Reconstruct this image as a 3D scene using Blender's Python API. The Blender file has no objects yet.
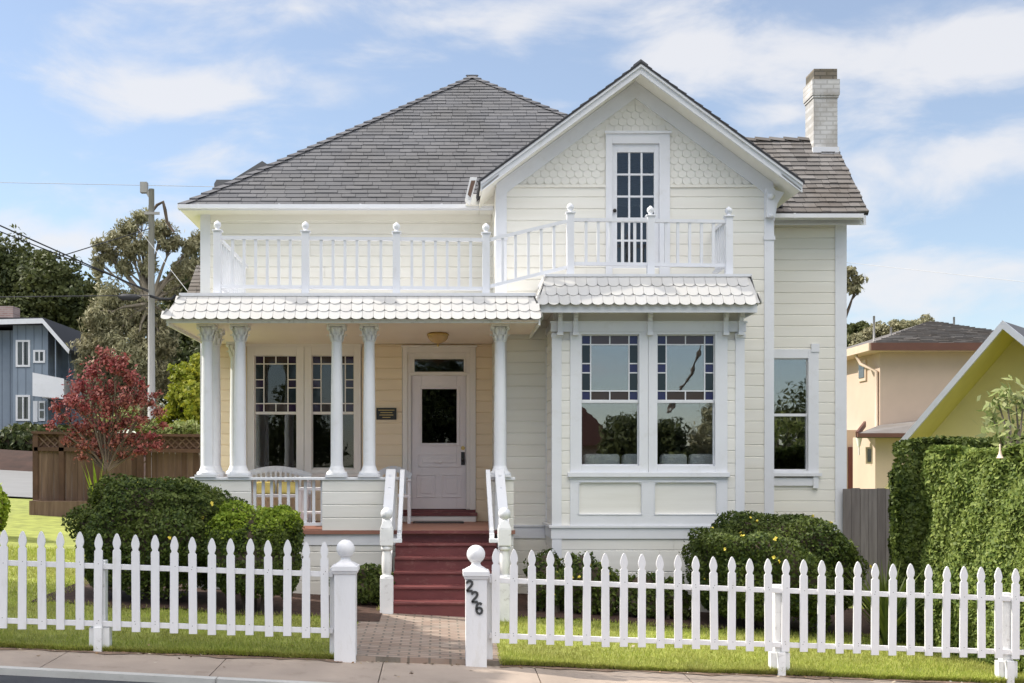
import bpy, math, random
import numpy as np
from mathutils import Vector, Matrix
C = bpy.context.scene.collection
R = math.radians
random.seed(7)
RNG = np.random.default_rng(11)

# ---------------------------------------------------------------- camera
H = 1.875                 # eye height, metres
F = 1200.0; CX = 440.0; CY = 465.0
def W(px, py, Y):         # real-world point seen at a photo position when it stands Y metres away
    return ((px - CX) * Y / F, Y, H - (py - CY) * Y / F)
def wx(px, Y): return (px - CX) * Y / F
def wz(py, Y): return H - (py - CY) * Y / F
cd = bpy.data.cameras.new('camera'); cam = bpy.data.objects.new('camera', cd); C.objects.link(cam)
cam.location = (0, 0, H); cam.rotation_euler = (R(90), 0, 0)
cd.sensor_width = 36; cd.lens = 36 * F / 1024
cd.shift_x = (512 - CX) / 1024; cd.shift_y = (CY - 341.5) / 1024
cd.clip_start = 0.1; cd.clip_end = 5000
bpy.context.scene.camera = cam

# ---------------------------------------------------------------- materials
def _nodes(name):
    m = bpy.data.materials.new(name); m.use_nodes = True
    nt = m.node_tree; b = nt.nodes['Principled BSDF']
    return m, nt, b
def coords(nt, kind='Object', scale=(1, 1, 1), rot=(0, 0, 0)):
    tc = nt.nodes.new('ShaderNodeTexCoord'); mp = nt.nodes.new('ShaderNodeMapping')
    mp.inputs['Scale'].default_value = scale; mp.inputs['Rotation'].default_value = rot
    nt.links.new(tc.outputs[kind], mp.inputs['Vector']); return mp.outputs['Vector']
def noise(nt, vec, scale, detail=4, rough=.55):
    n = nt.nodes.new('ShaderNodeTexNoise'); n.inputs['Scale'].default_value = scale
    n.inputs['Detail'].default_value = detail; n.inputs['Roughness'].default_value = rough
    nt.links.new(vec, n.inputs['Vector']); return n.outputs['Fac']
def ramp(nt, fac, stops):
    r = nt.nodes.new('ShaderNodeValToRGB'); e = r.color_ramp.elements
    while len(e) < len(stops): e.new(.5)
    for x, (p, c) in zip(e, stops): x.position = p; x.color = (*c, 1)
    nt.links.new(fac, r.inputs['Fac']); return r.outputs['Color']
def mix(nt, fac, a, b, mode='MIX'):
    m = nt.nodes.new('ShaderNodeMix'); m.data_type = 'RGBA'; m.blend_type = mode
    for s, v in ((0, fac), (6, a), (7, b)):
        if hasattr(v, 'node'): nt.links.new(v, m.inputs[s])
        elif s == 0: m.inputs[0].default_value = v
        else: m.inputs[s].default_value = (*v, 1)
    return m.outputs[2]
def bump(nt, b, h, strength=.3, dist=.01):
    n = nt.nodes.new('ShaderNodeBump'); n.inputs['Strength'].default_value = strength
    n.inputs['Distance'].default_value = dist
    nt.links.new(h, n.inputs['Height']); nt.links.new(n.outputs[0], b.inputs['Normal'])
def mul(c, k): return tuple(min(1, x * k) for x in c)
def plain(name, col, rough=.6, var=.08, scale=3, stretch=(1, 1, 1), bmp=.1, bs=40, dirt=None, metal=0, spec=.5):
    m, nt, b = _nodes(name); v = coords(nt, 'Object', stretch)
    c = ramp(nt, noise(nt, v, scale), [(.3, mul(col, 1 - var)), (.7, mul(col, 1 + var))])
    if dirt:
        f = ramp(nt, noise(nt, v, scale * 2.7, 6, .65), [(.56, (0, 0, 0)), (.74, (1, 1, 1))])
        sc = nt.nodes.new('ShaderNodeMath'); sc.operation = 'MULTIPLY'; sc.inputs[1].default_value = dirt[1]
        nt.links.new(f, sc.inputs[0]); c = mix(nt, sc.outputs[0], c, dirt[0])
    nt.links.new(c, b.inputs['Base Color'])
    b.inputs['Roughness'].default_value = rough; b.inputs['Metallic'].default_value = metal
    b.inputs['Specular IOR Level'].default_value = spec
    if bmp: bump(nt, b, noise(nt, v, bs, 3), bmp, .004)
    return m
def island(name, cols, rough=.85, nscale=.6, ncol=None, bmp=.2, bs=60, trans=0, spec=.3, stretch=(1,1,1)):
    """each loose piece (shingle, leaf, board) takes its own tone between the given colours"""
    m, nt, b = _nodes(name); g = nt.nodes.new('ShaderNodeNewGeometry')
    k = len(cols); c = ramp(nt, g.outputs['Random Per Island'], [(i / (k - 1), x) for i, x in enumerate(cols)])
    v = coords(nt, 'Object', stretch)
    if ncol:
        f = ramp(nt, noise(nt, v, nscale, 3), [(.38, (0, 0, 0)), (.66, (1, 1, 1))])
        sc = nt.nodes.new('ShaderNodeMath'); sc.operation = 'MULTIPLY'; sc.inputs[1].default_value = ncol[1]
        nt.links.new(f, sc.inputs[0]); c = mix(nt, sc.outputs[0], c, ncol[0])
    nt.links.new(c, b.inputs['Base Color']); b.inputs['Roughness'].default_value = rough
    b.inputs['Specular IOR Level'].default_value = spec
    if bmp: bump(nt, b, noise(nt, v, bs, 3), bmp, .004)
    if trans:
        t = nt.nodes.new('ShaderNodeBsdfTranslucent'); nt.links.new(c, t.inputs['Color'])
        ms = nt.nodes.new('ShaderNodeMixShader'); ms.inputs[0].default_value = trans
        nt.links.new(b.outputs[0], ms.inputs[1]); nt.links.new(t.outputs[0], ms.inputs[2])
        nt.links.new(ms.outputs[0], nt.nodes['Material Output'].inputs['Surface'])
    return m
def glass(name, tint=(.85, .88, .88), refl=.2, rough=.01, wav=.25, body=0, bodycol=(.05, .05, .05)):
    m, nt, b = _nodes(name); nt.nodes.remove(b)
    v = coords(nt, 'Object')
    t = nt.nodes.new('ShaderNodeBsdfTransparent'); t.inputs[0].default_value = (*tint, 1)
    g = nt.nodes.new('ShaderNodeBsdfGlossy'); g.inputs['Roughness'].default_value = rough
    g.inputs['Color'].default_value = (.95, .97, 1, 1)
    bp = nt.nodes.new('ShaderNodeBump'); bp.inputs['Strength'].default_value = wav; bp.inputs['Distance'].default_value = .004
    nt.links.new(noise(nt, v, 3.5, 2), bp.inputs['Height']); nt.links.new(bp.outputs[0], g.inputs['Normal'])
    s = nt.nodes.new('ShaderNodeMixShader'); s.inputs[0].default_value = refl
    first = t.outputs[0]
    if body:
        d = nt.nodes.new('ShaderNodeBsdfDiffuse'); d.inputs[0].default_value = (*bodycol, 1)
        s2 = nt.nodes.new('ShaderNodeMixShader'); s2.inputs[0].default_value = body
        nt.links.new(first, s2.inputs[1]); nt.links.new(d.outputs[0], s2.inputs[2]); first = s2.outputs[0]
    nt.links.new(first, s.inputs[1]); nt.links.new(g.outputs[0], s.inputs[2])
    nt.links.new(s.outputs[0], nt.nodes['Material Output'].inputs['Surface'])
    return m

M = {}
M['white'] = plain('white_paint', (.745, .755, .785), .45, .03, 2, bmp=.05, dirt=((.55, .54, .50), .3))
M['fence_white'] = plain('fence_white_paint', (.80, .79, .80), .55, .035, 5, (1, 1, .35), bmp=.35, bs=45, dirt=((.60, .57, .51), .4))
M['worn_white'] = plain('worn_white_paint', (.80, .80, .80), .6, .06, 5, bmp=.3, dirt=((.36, .34, .31), .75))
M['siding'] = island('cream_siding', [(.80, .775, .705), (.83, .81, .745), (.81, .79, .72), (.82, .795, .725)], .55, 1.3, ((.74, .71, .63), .45), bmp=.12, bs=9, stretch=(.6, .6, 6))
M['side_grey'] = island('pale_siding', [(.79, .775, .725), (.82, .805, .76), (.80, .785, .74)], .55, 1.5, ((.68, .66, .60), .4), bmp=.12, bs=9, stretch=(.6, .6, 6))
M['porch_trim'] = plain('porch_trim_bounce_lit', (.86, .81, .76), .5, .02, 2, bmp=.04)  # trim raised and warmed to carry the porch's bounced light
M['porch_siding'] = island('porch_siding_bounce_lit', [(.89, .735, .53), (.91, .755, .55), (.90, .745, .54)], .55, 1.4, ((.78, .64, .46), .4), bmp=.1, bs=9, stretch=(.6, .6, 6))  # warm bounced sunlight put into the siding colour
M['porch_ceiling'] = plain('porch_ceiling_bounce_lit', (.88, .76, .65), .55, .02, 2, bmp=.03)  # peach ceiling tone with warm bounce light added to the colour
M['scale_cream'] = island('cream_fishscale', [(.78, .765, .71), (.80, .785, .73), (.79, .775, .72)], .8, bmp=.1, spec=.15)
M['scale_white'] = island('white_fishscale', [(.53, .525, .515), (.58, .575, .565), (.555, .55, .54)], .9, bmp=.3, ncol=((.58, .56, .52), .5), nscale=2.2, spec=.05)
M['shingle'] = island('slate_shingle', [(.118, .12, .13), (.142, .143, .153), (.162, .162, .170), (.128, .129, .138)], .95, .8, ((.115, .112, .11), .5), bmp=.5, bs=90)
M['shingle_cap'] = island('ridge_shingle', [(.12, .12, .13), (.17, .17, .18)], .9, bmp=.5, bs=90)
M['brown_shingle'] = island('weathered_shingle', [(.13, .122, .117), (.175, .165, .158), (.215, .203, .195), (.15, .14, .134)], .95, 1.3, ((.12, .095, .075), .5), bmp=.6, bs=70)
M['roof_under'] = plain('roof_edge', (.03, .03, .035), .8)
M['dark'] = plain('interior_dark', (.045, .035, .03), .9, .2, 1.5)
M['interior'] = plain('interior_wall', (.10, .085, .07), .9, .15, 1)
M['step_red'] = plain('oxblood_paint', (.165, .045, .045), .5, .16, 4, (.6, 2, 1), bmp=.3, dirt=((.33, .17, .14), .6))
M['floor_red'] = plain('porch_floor_paint', (.30, .14, .10), .5, .10, 4, (.4, 3, 1), bmp=.2)
M['door'] = plain('door_paint', (.84, .78, .785), .45, .03, 3, bmp=.05)
M['black'] = plain('dark_bronze', (.02, .018, .016), .35, .1, 8)
M['brass'] = plain('brass', (.55, .38, .15), .35, .1, 8, metal=.9)
M['amber'] = plain('amber_glass', (.55, .36, .16), .25, .1, 10)
M['chimney'] = None
M['digit'] = plain('grey_metal_digits', (.06, .06, .06), .45, .1, 20)
M['glass'] = glass('window_glass', refl=.19, wav=.12)
M['interior_blue'] = plain('blue_sky_reflection', (.05, .075, .18), .9, .1, 2)  # sky reflection in the balcony door, put into the room colour as blue
M['glass_blue'] = glass('door_light_glass', refl=.05, wav=.2)
M['glass_dim'] = glass('porch_glass', refl=.045, wav=.15)
for n, c in (('blue', (.018, .022, .12)), ('teal', (.012, .028, .04)), ('mauve', (.10, .075, .085)), ('rust', (.06, .036, .03)), ('purple', (.035, .015, .06))):
    M['st_' + n] = glass('stained_' + n, tint=mul(c, 2.5), refl=.035, rough=.08, wav=.6, body=.75, bodycol=mul(c, .9))
M['concrete'] = plain('concrete', (.38, .31, .255), .9, .16, 1.3, bmp=.6, bs=120, dirt=((.20, .15, .115), .6))
M['kerb'] = plain('kerb_concrete', (.50, .49, .46), .85, .1, 3, bmp=.5, bs=120, dirt=((.25, .23, .21), .4))
M['asphalt'] = plain('asphalt', (.055, .058, .066), .9, .2, 3, bmp=.9, bs=160)
M['pale_road'] = plain('pale_asphalt', (.22, .22, .22), .9, .08, .6, bmp=.5, bs=40)
M['soil'] = plain('soil', (.085, .05, .036), .95, .35, 9, bmp=1, bs=60)
M['washed_soil'] = plain('washed_soil', (.24, .165, .12), .95, .35, 9, bmp=1, bs=90, dirt=((.10, .07, .05), .6))
M['bank_soil'] = plain('bank_soil', (.045, .022, .016), .95, .35, 2, bmp=1, bs=20)
M['mulch'] = plain('mulch', (.06, .03, .02), .95, .4, 14, bmp=1, bs=80)
M['earth'] = plain('earth', (.10, .085, .05), .95, .3, 2, bmp=.6, bs=20)
M['lawn'] = plain('lawn_turf', (.26, .29, .06), .95, .3, 3.2, bmp=1, bs=70)
M['blade'] = island('grass_blades', [(.28, .36, .05), (.40, .46, .08), (.55, .55, .16), (.33, .42, .06)], .7, .9, ((.30, .27, .10), .55), bmp=0, trans=.3)
M['wood_fence'] = island('weathered_cedar', [(.095, .055, .04), (.15, .095, .07), (.20, .135, .105), (.12, .075, .055)], .85, 2, ((.06, .035, .025), .5), bmp=.5, bs=12, stretch=(6, 6, .6))
M['wood_dark'] = plain('dark_cedar', (.085, .045, .03), .85, .25, 3, bmp=.4)
M['wood_grey'] = island('grey_fence_boards', [(.13, .115, .105), (.18, .16, .15), (.22, .20, .185)], .9, 3, ((.07, .06, .055), .4), bmp=.5, bs=12, stretch=(6, 6, .6))
M['blue_wall'] = plain('blue_grey_siding', (.235, .285, .35), .7, .08, 1)
M['blue_dark'] = plain('blue_grey_groove', (.17, .21, .26), .8)
M['pole'] = plain('grey_pole', (.36, .35, .34), .85, .12, 2, (8, 8, .5), bmp=.5)
M['wire'] = plain('cable', (.03, .03, .035), .6, 0)
M['wire_pale'] = plain('pale_cable', (.5, .5, .5), .5, 0)
M['beige'] = plain('beige_stucco', (.55, .43, .34), .9, .05, 1.2, bmp=.5, bs=60)
M['terracotta'] = plain('terracotta_trim', (.13, .055, .04), .7, .1, 3)
M['beige_trim'] = plain('beige_trim', (.60, .47, .36), .7, .05, 3)
M['yellow'] = plain('olive_yellow_stucco', (.88, .79, .37), .9, .06, 1.2, bmp=.4, bs=60)
M['yellow_soffit'] = plain('yellow_soffit', (.80, .72, .24), .7, .05, 2)
M['far_glass'] = plain('dark_window', (.05, .055, .06), .08, .3, 2, spec=.8)
M['cushion'] = plain('white_upholstery', (.75, .75, .77), .9, .05, 4)
M['cushion_y'] = plain('yellow_fabric', (.62, .50, .16), .9, .1, 6)
M['dark_door'] = plain('dark_red_door', (.10, .025, .02), .5, .1, 3)
M['bark'] = plain('bark', (.10, .075, .055), .95, .3, 5, (1, 1, .3), bmp=1, bs=25)
M['bark_pale'] = plain('pale_bark', (.20, .17, .13), .95, .3, 3, (1, 1, .3), bmp=.8, bs=20)
def leaf(n, cols, ncol=None, ns=.8, trans=.25, rough=.6): M[n] = island(n, cols, rough, ns, ncol, bmp=0, trans=trans, spec=.35)
leaf('leaf_bush', [(.03, .055, .012), (.065, .10, .018), (.13, .17, .03)], ((.15, .18, .035), .45), 2.2)
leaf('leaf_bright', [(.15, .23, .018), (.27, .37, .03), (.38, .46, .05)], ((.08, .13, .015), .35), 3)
leaf('leaf_hedge', [(.07, .12, .022), (.17, .24, .045), (.31, .37, .09)], ((.22, .26, .06), .4), 1.5)
leaf('leaf_dark', [(.03, .045, .015), (.06, .08, .025), (.11, .13, .04)], ((.17, .17, .05), .4), .35)
leaf('leaf_euc', [(.19, .19, .10), (.32, .31, .18), (.48, .45, .28)], ((.22, .18, .10), .5), .5)
leaf('leaf_red', [(.13, .02, .025), (.26, .04, .05), (.42, .15, .15), (.18, .045, .045)], ((.22, .14, .08), .3), 1.1, .35)
leaf('leaf_yellow', [(.16, .20, .015), (.30, .32, .03), (.40, .38, .04)], ((.10, .16, .02), .35), 1.2, .35)
leaf('leaf_tropic', [(.16, .22, .05), (.30, .34, .12), (.40, .42, .20)], None, 1, .3)
M['petal'] = plain('yellow_petal', (.75, .60, .08), .7, .1, 5)
M['petal_pale'] = plain('pale_petal', (.80, .62, .48), .7, .05, 5)
def brick_mat(name, c1, c2, mortar, bw, rh, kind='Object', rot=(0, 0, 0), ms=.012, dirt=None, bm=.6, white=0):
    m, nt, b = _nodes(name); v = coords(nt, kind, (1, 1, 1), rot)
    t = nt.nodes.new('ShaderNodeTexBrick'); t.inputs['Scale'].default_value = 1
    t.inputs['Color1'].default_value = (*c1, 1); t.inputs['Color2'].default_value = (*c2, 1); t.inputs['Mortar'].default_value = (*mortar, 1)
    t.inputs['Brick Width'].default_value = bw; t.inputs['Row Height'].default_value = rh; t.inputs['Mortar Size'].default_value = ms
    nt.links.new(v, t.inputs['Vector']); c = t.outputs['Color']
    c = mix(nt, .5, c, ramp(nt, noise(nt, v, 2.4, 5), [(.3, (.55, .55, .55)), (.7, (1, 1, 1))]), 'MULTIPLY')
    if dirt:
        f = ramp(nt, noise(nt, v, dirt[1], 6, .7), [(.45, (0, 0, 0)), (.7, (dirt[2],) * 3)])
        c = mix(nt, f, c, dirt[0])
    nt.links.new(c, b.inputs['Base Color']); b.inputs['Roughness'].default_value = .85
    bump(nt, b, t.outputs['Fac'], -bm, .006)
    return m
M['paver'] = brick_mat('brick_pavers', (.32, .23, .18), (.42, .32, .26), (.17, .14, .11), .21, .105, dirt=((.30, .27, .23), 3, .6))
M['chimney'] = brick_mat('painted_brick', (.62, .61, .60), (.68, .67, .65), (.50, .49, .47), .21, .075, rot=(R(90), 0, 0), dirt=((.36, .33, .29), 2.6, .9), bm=.9)
M['chimney_cap'] = brick_mat('lichen_brick', (.20, .17, .13), (.27, .23, .18), (.13, .115, .09), .21, .075, rot=(R(90), 0, 0), dirt=((.16, .13, .08), 6, .8), bm=.9)
M['far_brick'] = brick_mat('pink_brick', (.40, .26, .24), (.50, .36, .33), (.5, .45, .42), .3, .1, rot=(R(90), 0, 0))

# ---------------------------------------------------------------- mesh helpers
class MB:
    def __init__(s): s.v = []; s.f = []; s.m = []; s.mats = []; s.cur = 0; s.smooth = []
    def mat(s, m):
        if m not in s.mats: s.mats.append(m)
        s.cur = s.mats.index(m); return s
    def add(s, vs, fs, sm=False):
        o = len(s.v); s.v += [tuple(p) for p in vs]
        for f in fs: s.f.append(tuple(i + o for i in f)); s.m.append(s.cur); s.smooth.append(sm)
        return s
    def box(s, x0, x1, y0, y1, z0, z1):
        if x0 > x1: x0, x1 = x1, x0
        if y0 > y1: y0, y1 = y1, y0
        if z0 > z1: z0, z1 = z1, z0
        return s.frustum(x0, x1, y0, y1, z0, x0, x1, y0, y1, z1)
    def frustum(s, a0, a1, b0, b1, z0, c0, c1, d0, d1, z1):
        return s.add([(a0, b0, z0), (a1, b0, z0), (a1, b1, z0), (a0, b1, z0), (c0, d0, z1), (c1, d0, z1), (c1, d1, z1), (c0, d1, z1)],
                     [(3, 2, 1, 0), (4, 5, 6, 7), (0, 1, 5, 4), (1, 2, 6, 5), (2, 3, 7, 6), (3, 0, 4, 7)])
    def prism(s, poly, d):        # planar polygon pushed along vector d
        n = len(poly); d = Vector(d); P = [Vector(p) for p in poly]
        vs = P + [p + d for p in P]
        return s.add(vs, [tuple(range(n)), tuple(range(2 * n - 1, n - 1, -1))] + [(i, i + n, (i + 1) % n + n, (i + 1) % n) for i in range(n)])
    def bar(s, A, B, w, h, up=(0, 0, 1)):   # beam between two points, w sideways, h along up
        A = Vector(A); B = Vector(B); d = (B - A).normalized(); u = Vector(up)
        side = d.cross(u).normalized() * (w / 2); u = side.cross(d).normalized() * (h / 2)
        vs = [P + a * side + b * u for P in (A, B) for a, b in ((-1, -1), (1, -1), (1, 1), (-1, 1))]
        return s.add(vs, [(0, 1, 2, 3), (7, 6, 5, 4), (0, 4, 5, 1), (1, 5, 6, 2), (2, 6, 7, 3), (3, 7, 4, 0)])
    def lathe(s, c, prof, n=20, sm=True):   # prof: (radius, z)
        vs = []; fs = []
        for r, z in prof:
            for i in range(n):
                a = 2 * math.pi * i / n; vs.append((c[0] + r * math.cos(a), c[1] + r * math.sin(a), c[2] + z))
        for k in range(len(prof) - 1):
            for i in range(n): j = (i + 1) % n; fs.append((k * n + i, k * n + j, (k + 1) * n + j, (k + 1) * n + i))
        s.add(vs, fs, sm); m = len(prof)
        s.add([vs[i] for i in range(n)], [tuple(range(n - 1, -1, -1))]); s.add([vs[(m - 1) * n + i] for i in range(n)], [tuple(range(n))])
        return s
    def tube(s, pts, rad, n=8):
        pts = [Vector(p) for p in pts]; m = len(pts)
        if not hasattr(rad, '__len__'): rad = [rad] * m
        vs = []; fs = []
        for k, p in enumerate(pts):
            d = (pts[min(k + 1, m - 1)] - pts[max(k - 1, 0)]).normalized()
            a = d.orthogonal().normalized() if abs(d.z) > .99 else d.cross(Vector((0, 0, 1))).normalized(); b = d.cross(a)
            for i in range(n):
                t = 2 * math.pi * i / n; vs.append(p + (a * math.cos(t) + b * math.sin(t)) * rad[k])
        for k in range(m - 1):
            for i in range(n): j = (i + 1) % n; fs.append((k * n + i, k * n + j, (k + 1) * n + j, (k + 1) * n + i))
        fs2 = [tuple(range(n)), tuple(range(m * n - 1, (m - 1) * n - 1, -1))]
        o = len(s.v); s.add(vs, fs, True)
        for f in fs2: s.f.append(tuple(i + o for i in f)); s.m.append(s.cur); s.smooth.append(False)
        return s
    def ball(s, c, r, n=16, m=10, sz=1):
        return s.lathe((c[0], c[1], c[2]), [(max(r * math.sin(math.pi * k / m), .001), -r * sz * math.cos(math.pi * k / m)) for k in range(m + 1)], n)
    def build(s, name, mat=None, parent=None, bevel=0):
        me = bpy.data.meshes.new(name)
        me.from_pydata(s.v, [], s.f)
        for m in (s.mats or [mat]): me.materials.append(M[m] if isinstance(m, str) else m)
        me.polygons.foreach_set('material_index', s.m); me.polygons.foreach_set('use_smooth', s.smooth); me.update()
        o = bpy.data.objects.new(name, me); C.objects.link(o)
        if parent: attach(o, parent)
        if bevel:
            b = o.modifiers.new('bevel', 'BEVEL'); b.width = bevel; b.segments = 2; b.limit_method = 'ANGLE'; b.angle_limit = R(40)
        return o
def origin_of(o):
    p = Vector(o.location)
    while o.parent: o = o.parent; p = Vector(o.location)
    return p
def attach(o, parent):
    o.parent = parent; root = parent
    if parent.parent is None: o.matrix_parent_inverse = Matrix.Translation(-Vector(parent.location))
def tag(o, label, cat, group=None, kind=None):
    if label: o['label'] = label
    if cat: o['category'] = cat
    if group: o['group'] = group
    if kind: o['kind'] = kind
    return o
def thing(name, loc, label, cat, group=None):
    o = bpy.data.objects.new(name, None); C.objects.link(o); o.location = loc; o.empty_display_size = .2
    return tag(o, label, cat, group)
def copy_tree(o, parent=None):
    c = o.copy(); C.objects.link(c)
    if parent: c.parent = parent
    for ch in list(o.children): copy_tree(ch, c)
    return c
def raw_mesh(name, V, Fq, mat, parent=None, midx=None, mats=None):
    """V (n,3) array, Fq (m,k) index array"""
    me = bpy.data.meshes.new(name); k = Fq.shape[1]; m = len(Fq)
    me.vertices.add(len(V)); me.vertices.foreach_set('co', np.ascontiguousarray(V, dtype=np.float32).ravel())
    me.loops.add(m * k); me.loops.foreach_set('vertex_index', np.ascontiguousarray(Fq, dtype=np.int32).ravel())
    me.polygons.add(m); me.polygons.foreach_set('loop_start', np.arange(0, m * k, k, dtype=np.int32))
    for x in (mats or [mat]): me.materials.append(M[x])
    if midx is not None: me.polygons.foreach_set('material_index', np.ascontiguousarray(midx, dtype=np.int32))
    me.update(calc_edges=True); me.validate()
    o = bpy.data.objects.new(name, me); C.objects.link(o)
    if parent: attach(o, parent)
    return o
def unit(a): return a / np.maximum(np.linalg.norm(a, axis=1, keepdims=True), 1e-9)
def leaf_geo(P, N, size, asp=1.8, jitter=.8, droop=0):
    """diamond leaf blades at points P, facing roughly N"""
    n = len(P); nn = unit(N + RNG.normal(0, jitter, (n, 3)))
    t = RNG.normal(0, 1, (n, 3)); t[:, 2] -= droop; t = unit(t - nn * (t * nn).sum(1, keepdims=True)); b = np.cross(nn, t)
    s = size * RNG.uniform(.6, 1.35, (n, 1))
    L = t * s * asp / 2; Wd = b * s / 2
    V = np.stack([P - L, P + Wd - L * .1, P + L, P - Wd - L * .1], 1).reshape(-1, 3)
    return V, np.arange(4 * n).reshape(-1, 4)
def lump(d, seed, amp=.12, fr=3):
    r = np.ones(len(d)); rg = np.random.default_rng(seed)
    for k in range(7):
        w = rg.normal(0, 1, 3) * fr * (1 + .5 * k); r += amp / (1 + .45 * k) * np.sin(d @ w + rg.uniform(0, 6.3))
    return r
def squar(d, sq):
    if sq == 1: return d
    q = np.sign(d) * np.abs(d) ** sq; return q
def shell(c, rad, n, seed, amp=.12, fr=3, zmin=-1, thick=.25, power=.5, sq=1, stray=0):
    d = unit(RNG.normal(0, 1, (int(n * 1.6), 3))); d = d[d[:, 2] > zmin][:n]
    depth = 1 - thick * RNG.uniform(0, 1, len(d)) ** (1 / power)
    r = lump(d, seed, amp, fr) * depth
    if stray: r = np.where(RNG.uniform(0, 1, len(d)) < stray, r + np.abs(RNG.normal(0, .03, len(d))), r)
    return np.array(c) + squar(d, sq) * r[:, None] * np.array(rad), unit(d / np.array(rad))
def core_geo(c, rad, seed, amp, fr, k=.82, zmin=-1, sq=1):
    nu, nv = 28, 16; V = []; Fq = []
    for j in range(nv + 1):
        th = math.pi * j / nv
        for i in range(nu): a = 2 * math.pi * i / nu; V.append((math.sin(th) * math.cos(a), math.sin(th) * math.sin(a), max(-math.cos(th), zmin)))
    V = np.array(V); r = lump(V, seed, amp, fr) * k
    for j in range(nv):
        for i in range(nu): q = (i + 1) % nu; Fq.append((j * nu + i, j * nu + q, (j + 1) * nu + q, (j + 1) * nu + i))
    return np.array(c) + squar(V, sq) * r[:, None] * np.array(rad), np.array(Fq)
def join_geo(gs):
    V = []; Fs = []; o = 0
    for v, f in gs: V.append(v); Fs.append(f + o); o += len(v)
    return np.concatenate(V), np.concatenate(Fs)

# ---------------------------------------------------------------- terrain
def gz(x, y):
    xs = max(-34, min(x, 22)); ys = max(-8, min(y, 62))
    if x < -34: xs -= 0
    return -.08 - .0535 * xs + .0196 * (ys - 12)
def fy(x): return 12.08 + .098 * x          # line of the picket fence
def struct(o, label=None):
    o['kind'] = 'structure'
    if label: o['label'] = label
    return o
def grid(name, xs, ys, zf, mat):
    nx, ny = len(xs), len(ys)
    V = np.array([(x, y if not callable(y) else y(x), 0) for y in ys for x in xs], dtype=float)
    for v in V: v[2] = zf(v[0], v[1])
    Fq = np.array([(j * nx + i, j * nx + i + 1, (j + 1) * nx + i + 1, (j + 1) * nx + i) for j in range(ny - 1) for i in range(nx - 1)])
    return raw_mesh(name, V, Fq, mat)
far = [-1500, -400, -120, -60, -34] + list(np.arange(-30, 31, 4.)) + [60, 120, 400, 1500]
fary = [-900, -200, -60, -20] + list(np.arange(-8, 64, 4.)) + [64, 100, 200, 500, 1500]
struct(grid('ground', far, fary, lambda x, y: gz(x, y) - .28, 'earth'), 'dry earth ground reaching out to the horizon')
lx = list(np.arange(-34, 34.1, .5))
ly = [lambda x: fy(x) - .02, lambda x: fy(x) + .4] + [lambda x, k=k: fy(x) + k for k in (1, 1.6, 2.4, 3.2, 4, 6, 8, 11, 14, 18, 22, 26)]
def lawn_z(x, y): return gz(x, y) + .012 * math.sin(x * 2.1 + y) * math.sin(y * 1.7) + .0
struct(grid('lawn', lx, ly, lawn_z, 'lawn'), 'front lawn behind and under the picket fence')
b = MB()
for i in range(len(lx) - 1):
    x0, x1 = lx[i], lx[i + 1]; y0, y1 = fy(x0) - .02, fy(x1) - .02
    b.add([(x0, y0, lawn_z(x0, y0) - .25), (x1, y1, lawn_z(x1, y1) - .25), (x1, y1, lawn_z(x1, y1)), (x0, y0, lawn_z(x0, y0))], [(0, 1, 2, 3)])
struct(b.build('soil_edge', 'soil'), 'dark soil edge of the lawn along the sidewalk')
def kerb_y(x): return 10.86 + .012 * x
slab = []
b = MB(); js = np.arange(-34, 34, 1.52)
for x0 in js:
    x1 = x0 + 1.51
    for a, d in ((0, 1),):
        P = [(x0, kerb_y(x0)), (x1, kerb_y(x1)), (x1, fy(x1) + .03), (x0, fy(x0) + .03)]
        top = [(x, y, gz(x, y) - .04) for x, y in P]; bot = [(x, y, z - .2) for x, y, z in top]
        b.add(bot + top, [(4, 5, 6, 7), (0, 1, 5, 4), (1, 2, 6, 5), (2, 3, 7, 6), (3, 0, 4, 7)])
struct(b.build('sidewalk', 'concrete'), 'pale concrete sidewalk in front of the picket fence')
b = MB()
for x0 in np.arange(-34, 34, 2.):
    x1 = x0 + 1.992
    P = [(x0, kerb_y(x0) - .11), (x1, kerb_y(x1) - .11), (x1, kerb_y(x1) - .006), (x0, kerb_y(x0) - .006)]
    top = [(x, y, gz(x, y) - .04) for x, y in P]; bot = [(x, y, z - .3) for x, y, z in top]
    b.add(bot + top, [(4, 5, 6, 7), (0, 1, 5, 4), (1, 2, 6, 5), (2, 3, 7, 6), (3, 0, 4, 7)])
struct(b.build('kerb', 'kerb'), 'concrete kerb between sidewalk and asphalt')
struct(grid('road', lx, [lambda x: kerb_y(x) - .10, lambda x: 9.0, lambda x: 5.0, lambda x: 1.0, lambda x: -3.0], lambda x, y: gz(x, y) - .10, 'asphalt'), 'dark asphalt street')
b = MB(); xs_ = np.arange(-9, 11, .12)
for x0, x1 in zip(xs_[:-1], xs_[1:]):
    if -1.0 < x0 < .55: continue
    f = lambda x: .10 + .035 * math.sin(x * 5.3) + .03 * math.sin(x * 11.7 + 1) + .02 * math.sin(x * 23)
    b.add([(x0, fy(x0) - .03 - f(x0), gz(x0, fy(x0)) - .036), (x1, fy(x1) - .03 - f(x1), gz(x1, fy(x1)) - .036), (x1, fy(x1), gz(x1, fy(x1)) - .034), (x0, fy(x0), gz(x0, fy(x0)) - .034)], [(0, 1, 2, 3)])
struct(b.build('dirt_strip', 'washed_soil'), 'brown soil washed over the inner edge of the sidewalk')
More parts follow.
